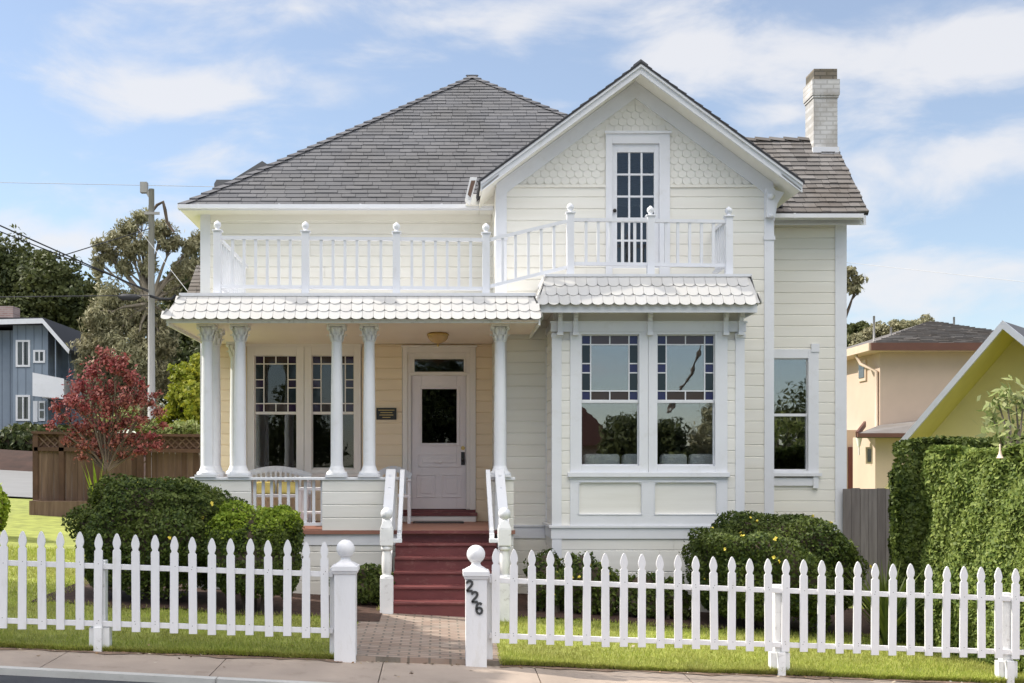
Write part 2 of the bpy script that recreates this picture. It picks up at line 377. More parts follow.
# dead-level brick walk between gate and steps
b = MB()
for j in range(6):
    ya, yb = j / 6, (j + 1) / 6
    def P(x, t): y0 = fy(x) - .05; y = y0 + t * (15.02 - y0); return (x, y, gz(x, y) + .012)
    xs = np.linspace(-.96, .62, 5)
    for i in range(4): b.add([P(xs[i], ya), P(xs[i + 1], ya), P(xs[i + 1], yb), P(xs[i], yb)], [(0, 1, 2, 3)])
struct(b.build('path', 'paver'), 'brick paver path from the gate to the steps')
b = MB()
b.add([(x, fy(x) - .06, gz(x, fy(x)) + z) for x, z in ((-.96, -.1), (.62, -.1), (.62, .012), (-.96, .012))], [(0, 1, 2, 3)])
struct(b.build('path_edge', 'paver'))
# soil beds along the house
def bed(x0, x1, y0, y1, name='flower_bed'):
    b = MB(); n = 14
    P = []
    for k in range(n + 1): x = x0 + (x1 - x0) * k / n; y = y0 + .12 * math.sin(k * 1.3) ; P.append((x, y, gz(x, y) + .02))
    for k in range(n, -1, -1): x = x0 + (x1 - x0) * k / n; P.append((x, y1, gz(x, y1) + .02))
    for k in range(n): b.add([P[k], P[k + 1], P[2 * n - k], P[2 * n + 1 - k]], [(0, 1, 2, 3)])
    return struct(b.build(name, 'mulch'), 'brown mulch bed at the foot of the house')
bed(-4.9, -.72, 14.3, 17, 'flower_bed'); bed(.86, 9, 15.2, 18, 'flower_bed')
# pale side street far left and the bank under the blue house
struct(grid('side_street', [-60, -40, -30, -20, -14, -9], [lambda x: 33.0, lambda x: 40, lambda x: 49.5], lambda x, y: gz(x, y) + .05, 'pale_road'), 'pale side street in the sun beyond the lawn')
struct(grid('bank', [-60, -40, -30, -22, -16, -10], [lambda x: 49.5, lambda x: 51.5, lambda x: 56, lambda x: 62], lambda x, y: gz(x, y) + .05 + (0, .75, 1.0, 1.0)[min(3, int((y > 50) + (y > 55) + (y > 60)))], 'bank_soil'), 'brown mulch bank below the blue house')

# grass blades on the nearer lawn
def grass():
    n = 190000
    x = RNG.uniform(-7.5, 10.5, n); t = RNG.uniform(0, 1, n) ** 1.6; y = fy(x) - .03 + t * 9.0
    e = RNG.uniform(0, 1, n) < .12; y = np.where(e, fy(x) - .025 - .03 * np.abs(np.sin(x * 3) * np.sin(x * 7.3)) * RNG.uniform(0, 1.3, n), y)
    onpath = (x > -1.0) & (x < .60) & (y < 15.1)
    bedm = ((y > 14.45) & (x > -4.7) & (x < -.8)) | ((y > 15.3) & (x > .8)) | ((y > 16) & (x > -3.8) & (x < 7))
    k = ~(onpath | bedm); x = x[k]; y = y[k]; n = len(x)
    z = -.08 - .0535 * x + .0196 * (y - 12) + .012 * np.sin(x * 2.1 + y) * np.sin(y * 1.7)
    h = RNG.uniform(.022, .055, n) * (1 + (y - 12) * .05); a = RNG.uniform(0, 6.28, n); w = .0045 + (y - 12) * .0008
    lean = RNG.normal(0, .018, (n, 2)); ed = y < fy(x) - .022; z = z - np.where(ed, RNG.uniform(0, .035, n), 0); lean[:, 1] -= np.where(ed, .02, 0)
    A = np.stack([x - w * np.cos(a), y - w * np.sin(a), z - .005], 1); B = np.stack([x + w * np.cos(a), y + w * np.sin(a), z - .005], 1)
    T = np.stack([x + lean[:, 0], y + lean[:, 1], z + h], 1)
    V = np.stack([A, B, T], 1).reshape(-1, 3)
    o = raw_mesh('grass', V, np.arange(3 * n).reshape(-1, 3), 'blade')
    tag(o, 'short green grass blades covering the front lawn', 'grass', kind='stuff')
grass()

def litter():
    n = 260; x = RNG.uniform(-5, 8, n); k = RNG.uniform(0, 1, n); y = np.where(k < .75, fy(x) - .04 - np.abs(RNG.normal(0, .05, n)), RNG.uniform(11.0, 12.0, n)); y = np.where((k > .93), RNG.uniform(12.2, 14.5, n), y)
    z = -.08 - .0535 * x + .0196 * (y - 12) - np.where(y < fy(x) - .02, .033, -.03)
    V, Fq = leaf_geo(np.stack([x, y, z], 1), np.tile([0, 0, 1.], (n, 1)), .028, 1.6, .35)
    tag(raw_mesh('fallen_leaves', V, Fq, 'litter'), 'small dry leaves scattered along the sidewalk edge', 'fallen leaves', kind='stuff')
M['litter'] = island('dry_leaves', [(.20, .11, .05), (.42, .30, .16), (.55, .50, .40), (.15, .08, .04)], .9, bmp=0)
litter()
# ---------------------------------------------------------------- siding, shingles and scales
def siding(mb, O, u, out, z0, z1, xl, xr, holes=(), pitch=.1735, start=None):
    """drop siding on an upright wall: O origin (x,y), u horizontal direction, out outward normal; xl/xr functions of z"""
    ux, uy = u; ox, oy = out
    def P(s, d, z): return (O[0] + ux * s + ox * d, O[1] + uy * s + oy * d, z)
    z = z0 if start is None else start
    while z < z1 - .01:
        a, c = max(z, z0), min(z + pitch, z1)
        l0, r0, l1, r1 = xl(a), xr(a), xl(c), xr(c)
        cuts = []
        for (h0, h1, ha, hb) in holes:
            ov = min(c, hb) - max(a, ha)
            if ov > (c - a) * .5: cuts.append((h0, h1))
        segs = [(l0, r0, l1, r1)]
        for h0, h1 in sorted(cuts):
            L0, R0, L1, R1 = segs.pop()
            if h0 > L0: segs.append((L0, h0, L1, h0))
            if h1 < R0: segs.append((h1, R0, h1, R1))
        segs, src = [], segs
        for L0, R0, L1, R1 in src:            # butt joints in the longer boards
            while R0 - L0 > 1.5 and abs(L0 - L1) < .3:
                q = L0 + random.uniform(1.1, 3.2)
                if q > R0 - .5: break
                segs.append((L0, q - .0015, L1, q - .0015)); L0 = L1 = q + .0015
            segs.append((L0, R0, L1, R1))
        for L0, R0, L1, R1 in segs:
            if R0 - L0 < .005: continue
            prof = [(0, a), (.013, a + .002), (.013, max(a + .004, c - .018)), (.004, max(a + .005, c - .009)), (.004, c)]
            vs = []
            for d, zz in prof:
                t = (zz - a) / (c - a)
                vs += [P(L0 + (L1 - L0) * t, d, zz), P(R0 + (R1 - R0) * t, d, zz)]
            mb.add(vs, [(2 * i, 2 * i + 1, 2 * i + 3, 2 * i + 2) for i in range(4)])
        z += pitch
def shingles(mb, P0, u, v, n, ext, vmax, exp=.15, wmin=.16, wmax=.36, th=.014, v0=0):
    P0, u, v, n = Vector(P0), Vector(u), Vector(v), Vector(n); k = 0
    t = v0
    while t < vmax:
        e = min(exp, vmax - t); a, b_ = ext(t); a2, b2 = ext(t + e)
        s = a - random.uniform(0, .2); drop = random.uniform(-.004, .004)
        while s < b_:
            w = random.uniform(wmin, wmax)
            s0, s1 = max(s, a), min(s + w - .006, b_)
            q0, q1 = min(max(s0, a2), b2), max(min(s1, b2), a2)
            if s1 - s0 > .02 and (q1 > q0 or s1 > s0):
                d = th * random.uniform(.8, 1.5); dr = random.uniform(-.008, .006) + drop
                if q1 < q0: q1 = q0
                A = P0 + u * s0 + v * (t + dr); B = P0 + u * s1 + v * (t + dr); Cc = P0 + u * q1 + v * (t + e + .01); D = P0 + u * q0 + v * (t + e + .01)
                mb.add([A, B, A + n * d, B + n * d, Cc + n * .002, D + n * .002], [(0, 1, 3, 2), (2, 3, 4, 5), (0, 2, 5), (1, 4, 3)])
            s += w
        t += exp; k += 1
def caps(mb, A, B, n1, n2, w=.13, step=.24, s1=None, s2=None):
    A, B, n1, n2 = Vector(A), Vector(B), Vector(n1), Vector(n2); L = (B - A).length; d = (B - A) / L
    s1 = Vector(s1).normalized(); s2 = Vector(s2).normalized(); k = int(L / step)
    for i in range(k + 1):
        p = A + d * (i * step - .02); q = A + d * min(i * step + step * 1.15, L)
        up = (n1 + n2).normalized()
        lo, hi = .05, .02
        a = p + up * lo; b_ = q + up * hi
        mb.add([a, b_, b_ + s1 * w, a + s1 * w, b_ + s2 * w, a + s2 * w, p + up * 0, p + s1 * w, p + s2 * w],
               [(0, 1, 2, 3), (1, 0, 5, 4), (6, 0, 3, 7), (6, 8, 5, 0)])
def fishscales(mb, P0, u, v, n, ext, vmax, exp, w, th=.012, round_=True, v0=0, tilt=.35):
    P0, u, v, n = Vector(P0), Vector(u), Vector(v), Vector(n); t = v0; row = 0
    while t < vmax - .001:
        a, b_ = ext(t + exp * .3); cnt = int((b_ - a) / w) + 2
        for i in range(-1, cnt):
            c = a + (i + .5 + (.5 if row % 2 else 0)) * w
            if c - w / 2 < a - w * .2 or c + w / 2 > b_ + w * .2: continue
            r = w / 2 - .002; top = min(t + exp + .02, vmax + .004)
            pts = [(c - r, top), (c - r, t + r * .75)] + [(c - r * math.cos(x), t + r * .75 - r * .75 * math.sin(x)) for x in (math.pi * k / 6 for k in range(1, 6))] + [(c + r, t + r * .75), (c + r, top)]
            dz = th * random.uniform(.85, 1.25)
            def PP(s, q, e): f = (top - q) / (top - t); return P0 + u * min(max(s, a), b_) + v * q + n * (e + dz * f)
            m = len(pts); vs = [PP(s, q, .004) for s, q in pts] + [PP(s, q, 0) - n * .0 * 1 for s, q in pts]
            vs = [PP(s, q, .004) for s, q in pts] + [P0 + u * min(max(s, a), b_) + v * q for s, q in pts]
            mb.add(vs, [tuple(range(m))] + [(k, k + m, (k + 1) % m + m, (k + 1) % m) for k in range(m - 1)])
        t += exp; row += 1

# ================================================================ THE HOUSE
YD, YG, YB, YP = 19.0, 17.65, 16.65, 16.4
house = thing('house', (1.0, 19.0, 0), 'cream two-storey Victorian house with white trim, slate hip roof and columned porch', 'house')
ZF = H - 65 / 73.2            # porch floor level .987
ZEAVE = 5.86
XL = -3.76; XR = 6.40
BACK = 29.0
# openings (x0,x1,z0,z1) on each plane
pw = [(wx(254.7, YD), wx(296.7, YD), wz(468.9, YD), wz(355.4, YD)), (wx(311.9, YD), wx(354.2, YD), wz(468.9, YD), wz(355.4, YD))]
door_r = (wx(411, YD), wx(466.3, YD), wz(509, YD), wz(375.5, YD))
trans_r = (wx(414.5, YD), wx(463.9, YD), wz(371.8, YD), wz(359, YD))
rw = (wx(772.8, YD), wx(807.7, YD), wz(470.5, YD), wz(358.5, YD))
bw = [(wx(581.3, YB), wx(638.8, YB), wz(465.7, YB), wz(334.7, YB)), (wx(657, YB), wx(714.6, YB), wz(465.7, YB), wz(334.7, YB))]
ud = (wx(617, YG), wx(654, YG), wz(262.5, YG), wz(152.3, YG))
# walls
XGL, XGR = .84, 4.885; XBL, XBR = 1.57, 4.20
ZBT = H + 125 / 72.07      # bay top, under the frieze
APX, APZ, PITCH = 2.87, 7.63, .735
def rake(x, off=0): return APZ - PITCH * abs(x - APX) - off
def side(v): return lambda z: v
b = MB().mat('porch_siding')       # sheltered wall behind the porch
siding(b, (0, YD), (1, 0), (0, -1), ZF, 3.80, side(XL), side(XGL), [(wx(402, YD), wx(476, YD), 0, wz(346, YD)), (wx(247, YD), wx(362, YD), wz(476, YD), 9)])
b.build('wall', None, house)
b = MB().mat('siding')             # wall behind the balcony
siding(b, (0, YD), (1, 0), (0, -1), 3.80, ZEAVE - .02, side(XL), side(XGL))
b.build('wall', None, house)
b = MB().mat('siding')             # right wing
siding(b, (0, YD), (1, 0), (0, -1), -.6, 5.80, side(XGR - .05), side(XR), [(rw[0] - .05, rw[1] + .05, rw[2] - .05, rw[3] + .05)])
siding(b, (XR, YD), (0, 1), (1, 0), -.6, 5.80, side(0), side(4.0))
b.build('wall', None, house)
b = MB().mat('siding')             # gable front
zt = wz(187, YG)
topR = lambda z: min(XGR, APX + (APZ - z) / PITCH - .04); topL = lambda z: max(XGL, APX - (APZ - z) / PITCH + .04)
siding(b, (0, YG), (1, 0), (0, -1), -.6, zt, topL, topR, [(ud[0] - .1, ud[1] + .1, ud[2] - .1, 9), (XBL + .05, XBR - .05, .0, 4.3)])
siding(b, (XGL, YG), (0, 1), (-1, 0), -.2, 6.0, side(0), side(YD - YG))
siding(b, (XGR, YG), (0, 1), (1, 0), -.2, 6.0, side(0), side(YD - YG))
b.build('wall', None, house)
b = MB().mat('siding')             # left flank
siding(b, (XL, YD), (0, 1), (-1, 0), 0, ZEAVE, side(0), side(9))
b.build('wall', None, house)
# core masses behind the boards (keep light from leaking)
b = MB().mat('siding')
b.box(XL + .005, pw[0][0] - .05, YD + .02, YD + .12, 0, 5.84)
b.box(XL + .005, XGL, YD + .02, YD + .12, 3.70, 5.84); b.box(pw[1][1] + .05, door_r[0], YD + .02, YD + .12, 0, 3.7); b.box(door_r[1], XGL + .2, YD + .02, YD + .12, 0, 3.7)
b.box(XGR - .1, rw[0] - .04, YD + .02, YD + .12, 0, 5.8); b.box(rw[1] + .04, XR, YD + .02, YD + .12, 0, 5.8); b.box(rw[0] - .04, rw[1] + .04, YD + .02, YD + .12, rw[3] + .03, 5.8); b.box(rw[0] - .04, rw[1] + .04, YD + .02, YD + .12, 0, rw[2] - .03)
b.box(XGL, ud[0] - .03, YG + .02, YG + .12, 4.2, 6.0); b.box(ud[1] + .03, XGR, YG + .02, YG + .12, 4.2, 6.0); b.box(ud[0] - .03, ud[1] + .03, YG + .02, YG + .12, 4.2, ud[2] - .02)
b.prism([(XGL + .1, YG + .02, 6.0), (ud[0] - .03, YG + .02, 6.0), (ud[0] - .03, YG + .02, rake(ud[0]) - .1)], (0, .1, 0))
b.prism([(ud[1] + .03, YG + .02, 6.0), (XGR - .1, YG + .02, 6.0), (ud[1] + .03, YG + .02, rake(ud[1]) - .1)], (0, .1, 0))
b.prism([(ud[0] - .03, YG + .022, ud[3] + .02), (ud[1] + .03, YG + .022, ud[3] + .02), (ud[1] + .03, YG + .022, rake(ud[1]) - .1), (APX, YG + .022, APZ - .1), (ud[0] - .03, YG + .022, rake(ud[0]) - .1)], (0, .09, 0))
b.box(XGL, XBL + .1, YG + .02, YG + .12, -.2, 4.2); b.box(XBR - .1, XGR, YG + .02, YG + .12, -.2, 4.2)
b.box(XGL + .005, XGL + .1, YG + .12, BACK, -.2, 5.9); b.box(XGR - .1, XGR - .005, YG + .12, YD + .02, -.2, 5.9)
b.box(XL + .003, XL + .1, YD + .12, BACK, -.2, 5.84); b.box(XR - .1, XR - .003, YD + .12, 23, -.2, 5.7)
b.box(XL, XR - .2, BACK - .1, BACK, -.2, 5.8)
b.build('wall_core', None, house)
# dark rooms seen through the glass
def room(x0, x1, y0, y1, z0, z1, mat='interior'):
    b = MB().mat(mat); t = .04
    b.box(x0 - t, x1 + t, y1, y1 + t, z0 - t, z1 + t); b.box(x0 - t, x0, y0, y1, z0 - t, z1 + t); b.box(x1, x1 + t, y0, y1, z0 - t, z1 + t)
    b.box(x0, x1, y0, y1, z0 - t, z0); b.box(x0, x1, y0, y1, z1, z1 + t)
    return b.build('room', None, house)
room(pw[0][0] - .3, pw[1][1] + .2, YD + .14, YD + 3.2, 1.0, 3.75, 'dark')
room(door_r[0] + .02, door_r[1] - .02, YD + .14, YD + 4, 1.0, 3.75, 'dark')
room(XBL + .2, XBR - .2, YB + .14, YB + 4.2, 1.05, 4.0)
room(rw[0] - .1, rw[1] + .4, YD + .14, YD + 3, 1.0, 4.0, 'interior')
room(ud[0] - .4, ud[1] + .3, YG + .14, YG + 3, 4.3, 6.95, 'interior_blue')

# ---- trim
def part(name, mat, fn, parent=house, bevel=0, label=None):
    b = MB().mat(mat); fn(b); o = b.build(name, None, parent, bevel)
    if label: o['label'] = label
    return o
cb = 'corner_board'
part(cb, 'white', lambda b: (b.box(XL - .03, XL + .125, YD - .03, YD, 0, 5.84), b.box(XL - .03, XL, YD, YD + .13, 0, 5.84)))
part(cb, 'white', lambda b: (b.box(XR - .15, XR + .03, YD - .03, YD, -.6, 5.78), b.box(XR, XR + .03, YD, YD + .13, -.6, 5.78)))
part(cb, 'white', lambda b: (b.box(XGL - .02, XGL + .14, YG - .03, YG, 0, 5.95), b.box(XGL - .02, XGL, YG, YG + .13, 0, 5.95), b.box(XGL - .035, XGL + .155, YG - .045, YG - .03, 5.18, 5.24)))
part(cb, 'white', lambda b: (b.box(XGR - .12, XGR + .02, YG - .03, YG, -.5, 5.92), b.box(XGR, XGR + .02, YG, YG + .13, -.5, 5.92), b.box(XGR - .135, XGR + .035, YG - .045, YG - .03, 5.18, 5.24)))
part('soffit', 'siding', lambda b: b.box(.4, XGL, 18.35, 18.52, 5.86, 6.02))
part('frieze_board', 'siding', lambda b: b.box(XL + .13, XGL - .03, YD - .028, YD, 5.74, 5.84))
part('frieze_board', 'white', lambda b: b.box(XGR + .03, XR + .20, YD - .30, YD - .27, 5.62, 5.77))
part('soffit', 'siding', lambda b: (b.box(XL - .28, XGL, YD - .45, YD + .1, 5.835, 5.855), b.box(XL - .28, XL + .0, YD + .1, BACK, 5.835, 5.855)))
part('water_table', 'white', lambda b: (b.box(XGL + .14, XBL - .02, YG - .028, YG, .80, .97), b.box(XGL + .14, XBL - .02, YG - .05, YG, .97, .995)))
part('water_table', 'white', lambda b: (b.box(XBR + .03, XGR - .12, YG - .028, YG, .80, .97), b.box(XBR + .03, XGR - .12, YG - .05, YG, .97, .995)))
part('soffit', 'siding', lambda b: b.box(XGR, XR + .2, YD - .3, YD + .1, 5.79, 5.80))
part('water_table', 'white', lambda b: b.box(XGR + .13, XR - .15, YD - .028, YD, .78, .97))
part('belt_board', 'siding', lambda b: b.box(topL(zt) + .05, ud[0] - .17, YG - .035, YG, zt - .012, zt + .028))
part('belt_board', 'siding', lambda b: (b.box(ud[1] + .17, topR(zt) - .05, YG - .035, YG, zt - .012, zt + .028)))
# gable fishscales
b = MB().mat('scale_cream')
def gext(t): z = zt + .03 + t; return (APX - (APZ - z) / PITCH + .22, APX + (APZ - z) / PITCH - .22)
b2 = MB()
for (lo, hi) in ((-9, ud[0] - .165), (ud[1] + .165, 9)):
    fishscales(b, (0, YG - .004, zt + .03), (1, 0, 0), (0, 0, 1), (0, -1, 0), lambda t, lo=lo, hi=hi: (max(gext(t)[0], lo), max(min(gext(t)[1], hi), max(gext(t)[0], lo) + .001)), APZ - zt - .3, .10, .125, th=.009)
zc = wz(133, YG)
fishscales(b, (0, YG - .004, zc), (1, 0, 0), (0, 0, 1), (0, -1, 0), lambda t: (max(APX - (APZ - zc - t) / PITCH + .22, ud[0] - .17), min(APX + (APZ - zc - t) / PITCH - .22, ud[1] + .17)), APZ - zc - .3, .10, .125, th=.009)
b.build('gable_shingles', None, house)
part('gable_backing', 'siding', lambda b: (b.prism([(gext(0)[0] - .1, YG - .002, zt), (ud[0] - .1, YG - .002, zt), (ud[0] - .1, YG - .002, rake(ud[0]) - .1)], (0, .01, 0)), b.prism([(ud[1] + .1, YG - .002, zt), (gext(0)[1] + .1, YG - .002, zt), (ud[1] + .1, YG - .002, rake(ud[1]) - .1)], (0, .01, 0)),
     b.prism([(ud[0] - .12, YG - .003, zc - .02), (ud[1] + .12, YG - .003, zc - .02), (ud[1] + .12, YG - .003, rake(ud[1]) - .1), (APX, YG - .003, APZ - .15), (ud[0] - .12, YG - .003, rake(ud[0]) - .1)], (0, .01, 0))))
# rake frieze, fascia, soffit
YF = YG - .50
def slopeboard(b, xa, xb, top, h, y0, y1):
    za, zb = rake(xa), rake(xb)
    b.prism([(xa, y0, za - top - h), (xb, y0, zb - top - h), (xb, y0, zb - top), (xa, y0, za - top)], (0, y1 - y0, 0))
xL_, xR_ = APX - 2.29, APX + 2.31
for xa, xb in ((xL_, APX), (APX, xR_)):
    part('fascia_board', 'white', lambda b: (slopeboard(b, xa, xb, .03, .13, YF, YF + .035), slopeboard(b, xa, xb, .012, .055, YF - .035, YF)))
    part('rake_soffit', 'siding', lambda b: slopeboard(b, xa, xb, .10, .02, YF + .035, YG))
part('rake_frieze', 'white', lambda b: slopeboard(b, XGL - .01, APX, .125, .24, YG - .037, YG))
part('rake_frieze', 'white', lambda b: slopeboard(b, APX, XGR + .01, .125, .24, YG - .037, YG))
# little brackets at the gable feet
def foot(b, x, s):
    b.box(x - .06, x + .06, YG - .12, YG - .03, 5.50, 5.92); b.ball((x, YG - .13, 5.80), .05); b.ball((x, YG - .11, 5.52), .04)
    b.prism([(x + s * .06, YG - .1, 5.45), (x + s * .06, YG - .1, 5.9), (x + s * .20, YG - .1, 5.86), (x + s * .10, YG - .1, 5.70)], (0, .05, 0))
part('gable_bracket', 'white', lambda b: foot(b, XGR - .05, 1))
part('eave_soffit', 'siding', lambda b: (b.prism([(xR_ - .02, YF, rake(xR_) - .13), (XGR, YF, rake(XGR) - .13), (XGR, YF, rake(XGR) - .11), (xR_ - .02, YF, rake(xR_) - .11)], (0, 2.4, 0))))
part('eave_soffit', 'siding', lambda b: (b.prism([(XGL, YF, rake(XGL) - .13), (xL_ + .02, YF, rake(xL_) - .13), (xL_ + .02, YF, rake(xL_) - .11), (XGL, YF, rake(XGL) - .11)], (0, 2.4, 0))))
# ---- roofs
AX, AY, AZ = .62, 23.2, 9.38
EX0, EX1, EY, EZ = -4.04, 5.28, 18.55, 5.88
run = AY - EY; rise = AZ - EZ; sl = math.hypot(run, rise); cv = (0, run / sl, rise / sl); cn = (0, -rise / sl, run / sl)
b = MB().mat('shingle')
shingles(b, (0, EY, EZ), (1, 0, 0), cv, cn, lambda t: (EX0 + (AX - EX0) * t / sl, EX1 + (AX - EX1) * t / sl), sl, .15)
rl = AX - EX0; sll = math.hypot(rl, rise)
shingles(b, (EX0, 0, EZ), (0, -1, 0), (rl / sll, 0, rise / sll), (-rise / sll, 0, rl / sll), lambda t: (-(BACK + .3) + (BACK + .3 - AY) * t / sll, -EY - (AY - EY) * t / sll), sll, .15)
shingles(b, (EX1, 0, EZ), (0, 1, 0), (-(EX1 - AX) / sll, 0, rise / sll), (rise / sll, 0, (EX1 - AX) / sll), lambda t: (EY + (AY - EY) * t / sll, BACK + .3 - (BACK + .3 - AY) * t / sll), sll, .15)
b.mat('roof_under')
b.add([(EX0, EY, EZ), (EX1, EY, EZ), (EX1, BACK + .3, EZ), (EX0, BACK + .3, EZ), (AX, AY, AZ), (EX0, EY, EZ - .02), (EX1, EY, EZ - .02), (EX1, BACK + .3, EZ - .02), (EX0, BACK + .3, EZ - .02)],
      [(0, 1, 4), (1, 2, 4), (2, 3, 4), (3, 0, 4), (5, 6, 1, 0), (6, 7, 2, 1), (7, 8, 3, 2), (8, 5, 0, 3), (8, 7, 6, 5)])
main_roof = b.build('roof', None, house)
def hipcaps(A, B, s1, s2, parent, mat='shingle_cap', w=.13):
    b = MB().mat(mat); caps(b, A, B, (0, -.3, 1), (0, 0, 1), w, .24, s1, s2); return b.build('ridge_caps', None, parent)
hipcaps((EX0, EY, EZ), (AX, AY, AZ), (1, 0, -.02), (-.2, 1, -.1), main_roof)
hipcaps((EX1, EY, EZ), (AX, AY, AZ), (-1, 0, -.02), (.2, 1, -.1), main_roof)
# gable roof, running back into the hip
b = MB().mat('shingle'); sg = math.hypot(1, PITCH)
for s in (-1, 1):
    xe = xR_ + .02 if s > 0 else xL_ - .02; L = abs(xe - APX) * sg
    P0 = (xe, YF - .04, rake(xe)); u = (0, 1, 0); v = (-s / sg, 0, PITCH / sg); n = (s * PITCH / sg, 0, 1 / sg)
    shingles(b, P0, u, v, n, lambda t: (0, 4.6), L, .15)
    b.mat('roof_under'); b.prism([(xe, YF - .045, rake(xe) - .03), (APX, YF - .045, APZ - .03), (APX, YF - .045, APZ), (xe, YF - .045, rake(xe))], (0, 4.6, 0)); b.mat('shingle')
groof = b.build('roof', None, house)
hipcaps((APX, YF + .02, APZ - .005), (APX, YF + 4.5, APZ - .005), (1, 0, -PITCH), (-1, 0, -PITCH), groof)
# wing roof
WY, WZ, RY, RZ = 18.5, 5.77, 20.15, 7.33; WX0, WX1 = XGR - 1.5, XR + .21
sw = math.hypot(RY - WY, RZ - WZ); b = MB().mat('brown_shingle')
shingles(b, (0, WY, WZ), (1, 0, 0), (0, (RY - WY) / sw, (RZ - WZ) / sw), (0, -(RZ - WZ) / sw, (RY - WY) / sw), lambda t: (WX0, WX1 - .008 * math.sin(t * 9)), sw, .14, .1, .26, .02)
b.mat('roof_under'); b.prism([(WX0, WY, WZ), (WX0, RY, RZ), (WX0, RY + 1.65, WZ), (WX0, RY + 1.55, WZ - .04), (WX0, RY, RZ - .05), (WX0, WY + .04, WZ - .04)], (WX1 - WX0, 0, 0))
wroof = b.build('roof', None, house)
wroof['label'] = 'weathered brown shingle roof of the right wing'
hipcaps((WX0, RY, RZ + .01), (WX1, RY, RZ + .01), (0, -1, -.9), (0, 1, -.9), wroof, 'brown_shingle', .1)
part('barge_board', 'white', lambda b: b.prism([(XR + .14, WY + .03, WZ - .04), (XR + .14, RY, RZ - .06), (XR + .14, RY, RZ - .22), (XR + .14, WY + .03, WZ - .19)], (.04, 0, 0)))
b = MB().mat('siding'); b.prism([(XR, YD, 5.7), (XR, RY + 1.2, 5.7), (XR, RY, RZ - .15)], (-.05, 0, 0)); b.build('wall', None, house)
# rear lean-tos seen past both flanks
part('rear_wing', 'siding', lambda b: (b.box(XR - .3, XR + .26, 22.2, 25, -.6, 3.0), b.prism([(XR - .3, 22.2, 3.0), (XR + .26, 22.2, 3.0), (XR + .02, 22.2, 3.75), (XR - .3, 22.2, 3.75)], (0, 2.8, 0))))
def rearleft(b):
    b.box(XL - .55, XL, 22, 27, 0, 4.9); b.mat('brown_shingle')
    shingles(b, (0, 21.6, 4.95), (1, 0, 0), (0, .8, .6), (0, -.6, .8), lambda t: (XL - .8, XL + .02), 1.1, .14); b.prism([(XL - .8, 21.6, 4.94), (XL, 21.6, 4.94), (XL, 22.5, 5.6), (XL - .8, 22.5, 5.6)], (0, .02, -.05))
    b.mat('white'); b.box(XL - .8, XL, 21.58, 21.6, 4.78, 4.94)
part('rear_wing', 'siding', rearleft)
# side cross gable whose ridge peeks over the left hip, and a low vent
def crossg(b):
    b.prism([(-4.0, 22.6, 6.3), (-1.5, 22.6, 6.3), (-1.5, 22.6, 8.2), (-3.28, 22.6, 7.62), (-4.0, 22.6, 6.75)], (0, 1.4, 0))
part('cross_gable', 'shingle_cap', lambda b: (b.prism([(-3.95, 22, 6.2), (-3.95, 22, 7.02), (-3.26, 22, 7.45), (-3.05, 22, 7.32), (-2.8, 22, 6.2)], (0, 1.5, 0)), b.prism([(-3.83, 20.5, 6.1), (-3.86, 20.5, 6.68), (-3.82, 20.5, 6.75), (-3.4, 20.5, 6.75), (-3.3, 20.5, 6.1)], (0, .9, 0))))
# gutters
def gutter(b, x0, x1, y, z):
    b.box(x0, x1, y - .08, y - .012, z - .055, z - .04); b.box(x0, x1, y - .092, y - .08, z - .055, z + .008); b.box(x0, x1, y - .012, y, z - .07, z + .003)
    x = x0 + .3
    while x < x1: b.box(x, x + .03, y - .097, y - .08, z - .06, z + .014); x += 1.25
part('gutter', 'white', lambda b: gutter(b, EX0 + .0, XGL - .02, EY, EZ))
part('gutter', 'white', lambda b: gutter(b, XGR + .25, WX1 - .1, WY + .02, WZ - .04))
def gend(b):      # worn open end of the gable's eave gutter
    x = xL_ - .05
    b.prism([(x, YF - .04, 5.98), (x - .10, YF - .04, 5.98), (x - .17, YF - .04, 5.68), (x - .10, YF - .04, 5.62)], (0, .22, 0))
    b.mat('wood_fence'); b.prism([(x - .025, YF - .046, 5.93), (x - .085, YF - .046, 5.93), (x - .135, YF - .046, 5.73), (x - .095, YF - .046, 5.69)], (0, .01, 0))
part('gutter', 'worn_white', gend, label='worn open-ended gutter at the gable eave')
# chimney
cy0 = 19.88; cx0, cx1 = 6.19, 6.585
def chim(b):
    b.box(cx0, cx1, cy0, cy0 + .45, 6.3, 8.0)
    b.box(cx0 - .03, cx1 + .03, cy0 - .03, cy0 + .48, 8.0, 8.26); b.box(cx0 - .015, cx1 + .015, cy0 - .015, cy0 + .465, 7.96, 8.0)
    b.mat('chimney_cap'); b.box(cx0 + .005, cx1 - .005, cy0 + .0, cy0 + .44, 8.26, 8.44)
chimney = part('chimney', 'chimney', chim, wroof)
part('flashing', 'white', lambda b: b.box(cx0 - .03, cx1 + .01, cy0 - .06, cy0 - .004, 7.02, 7.13), wroof)

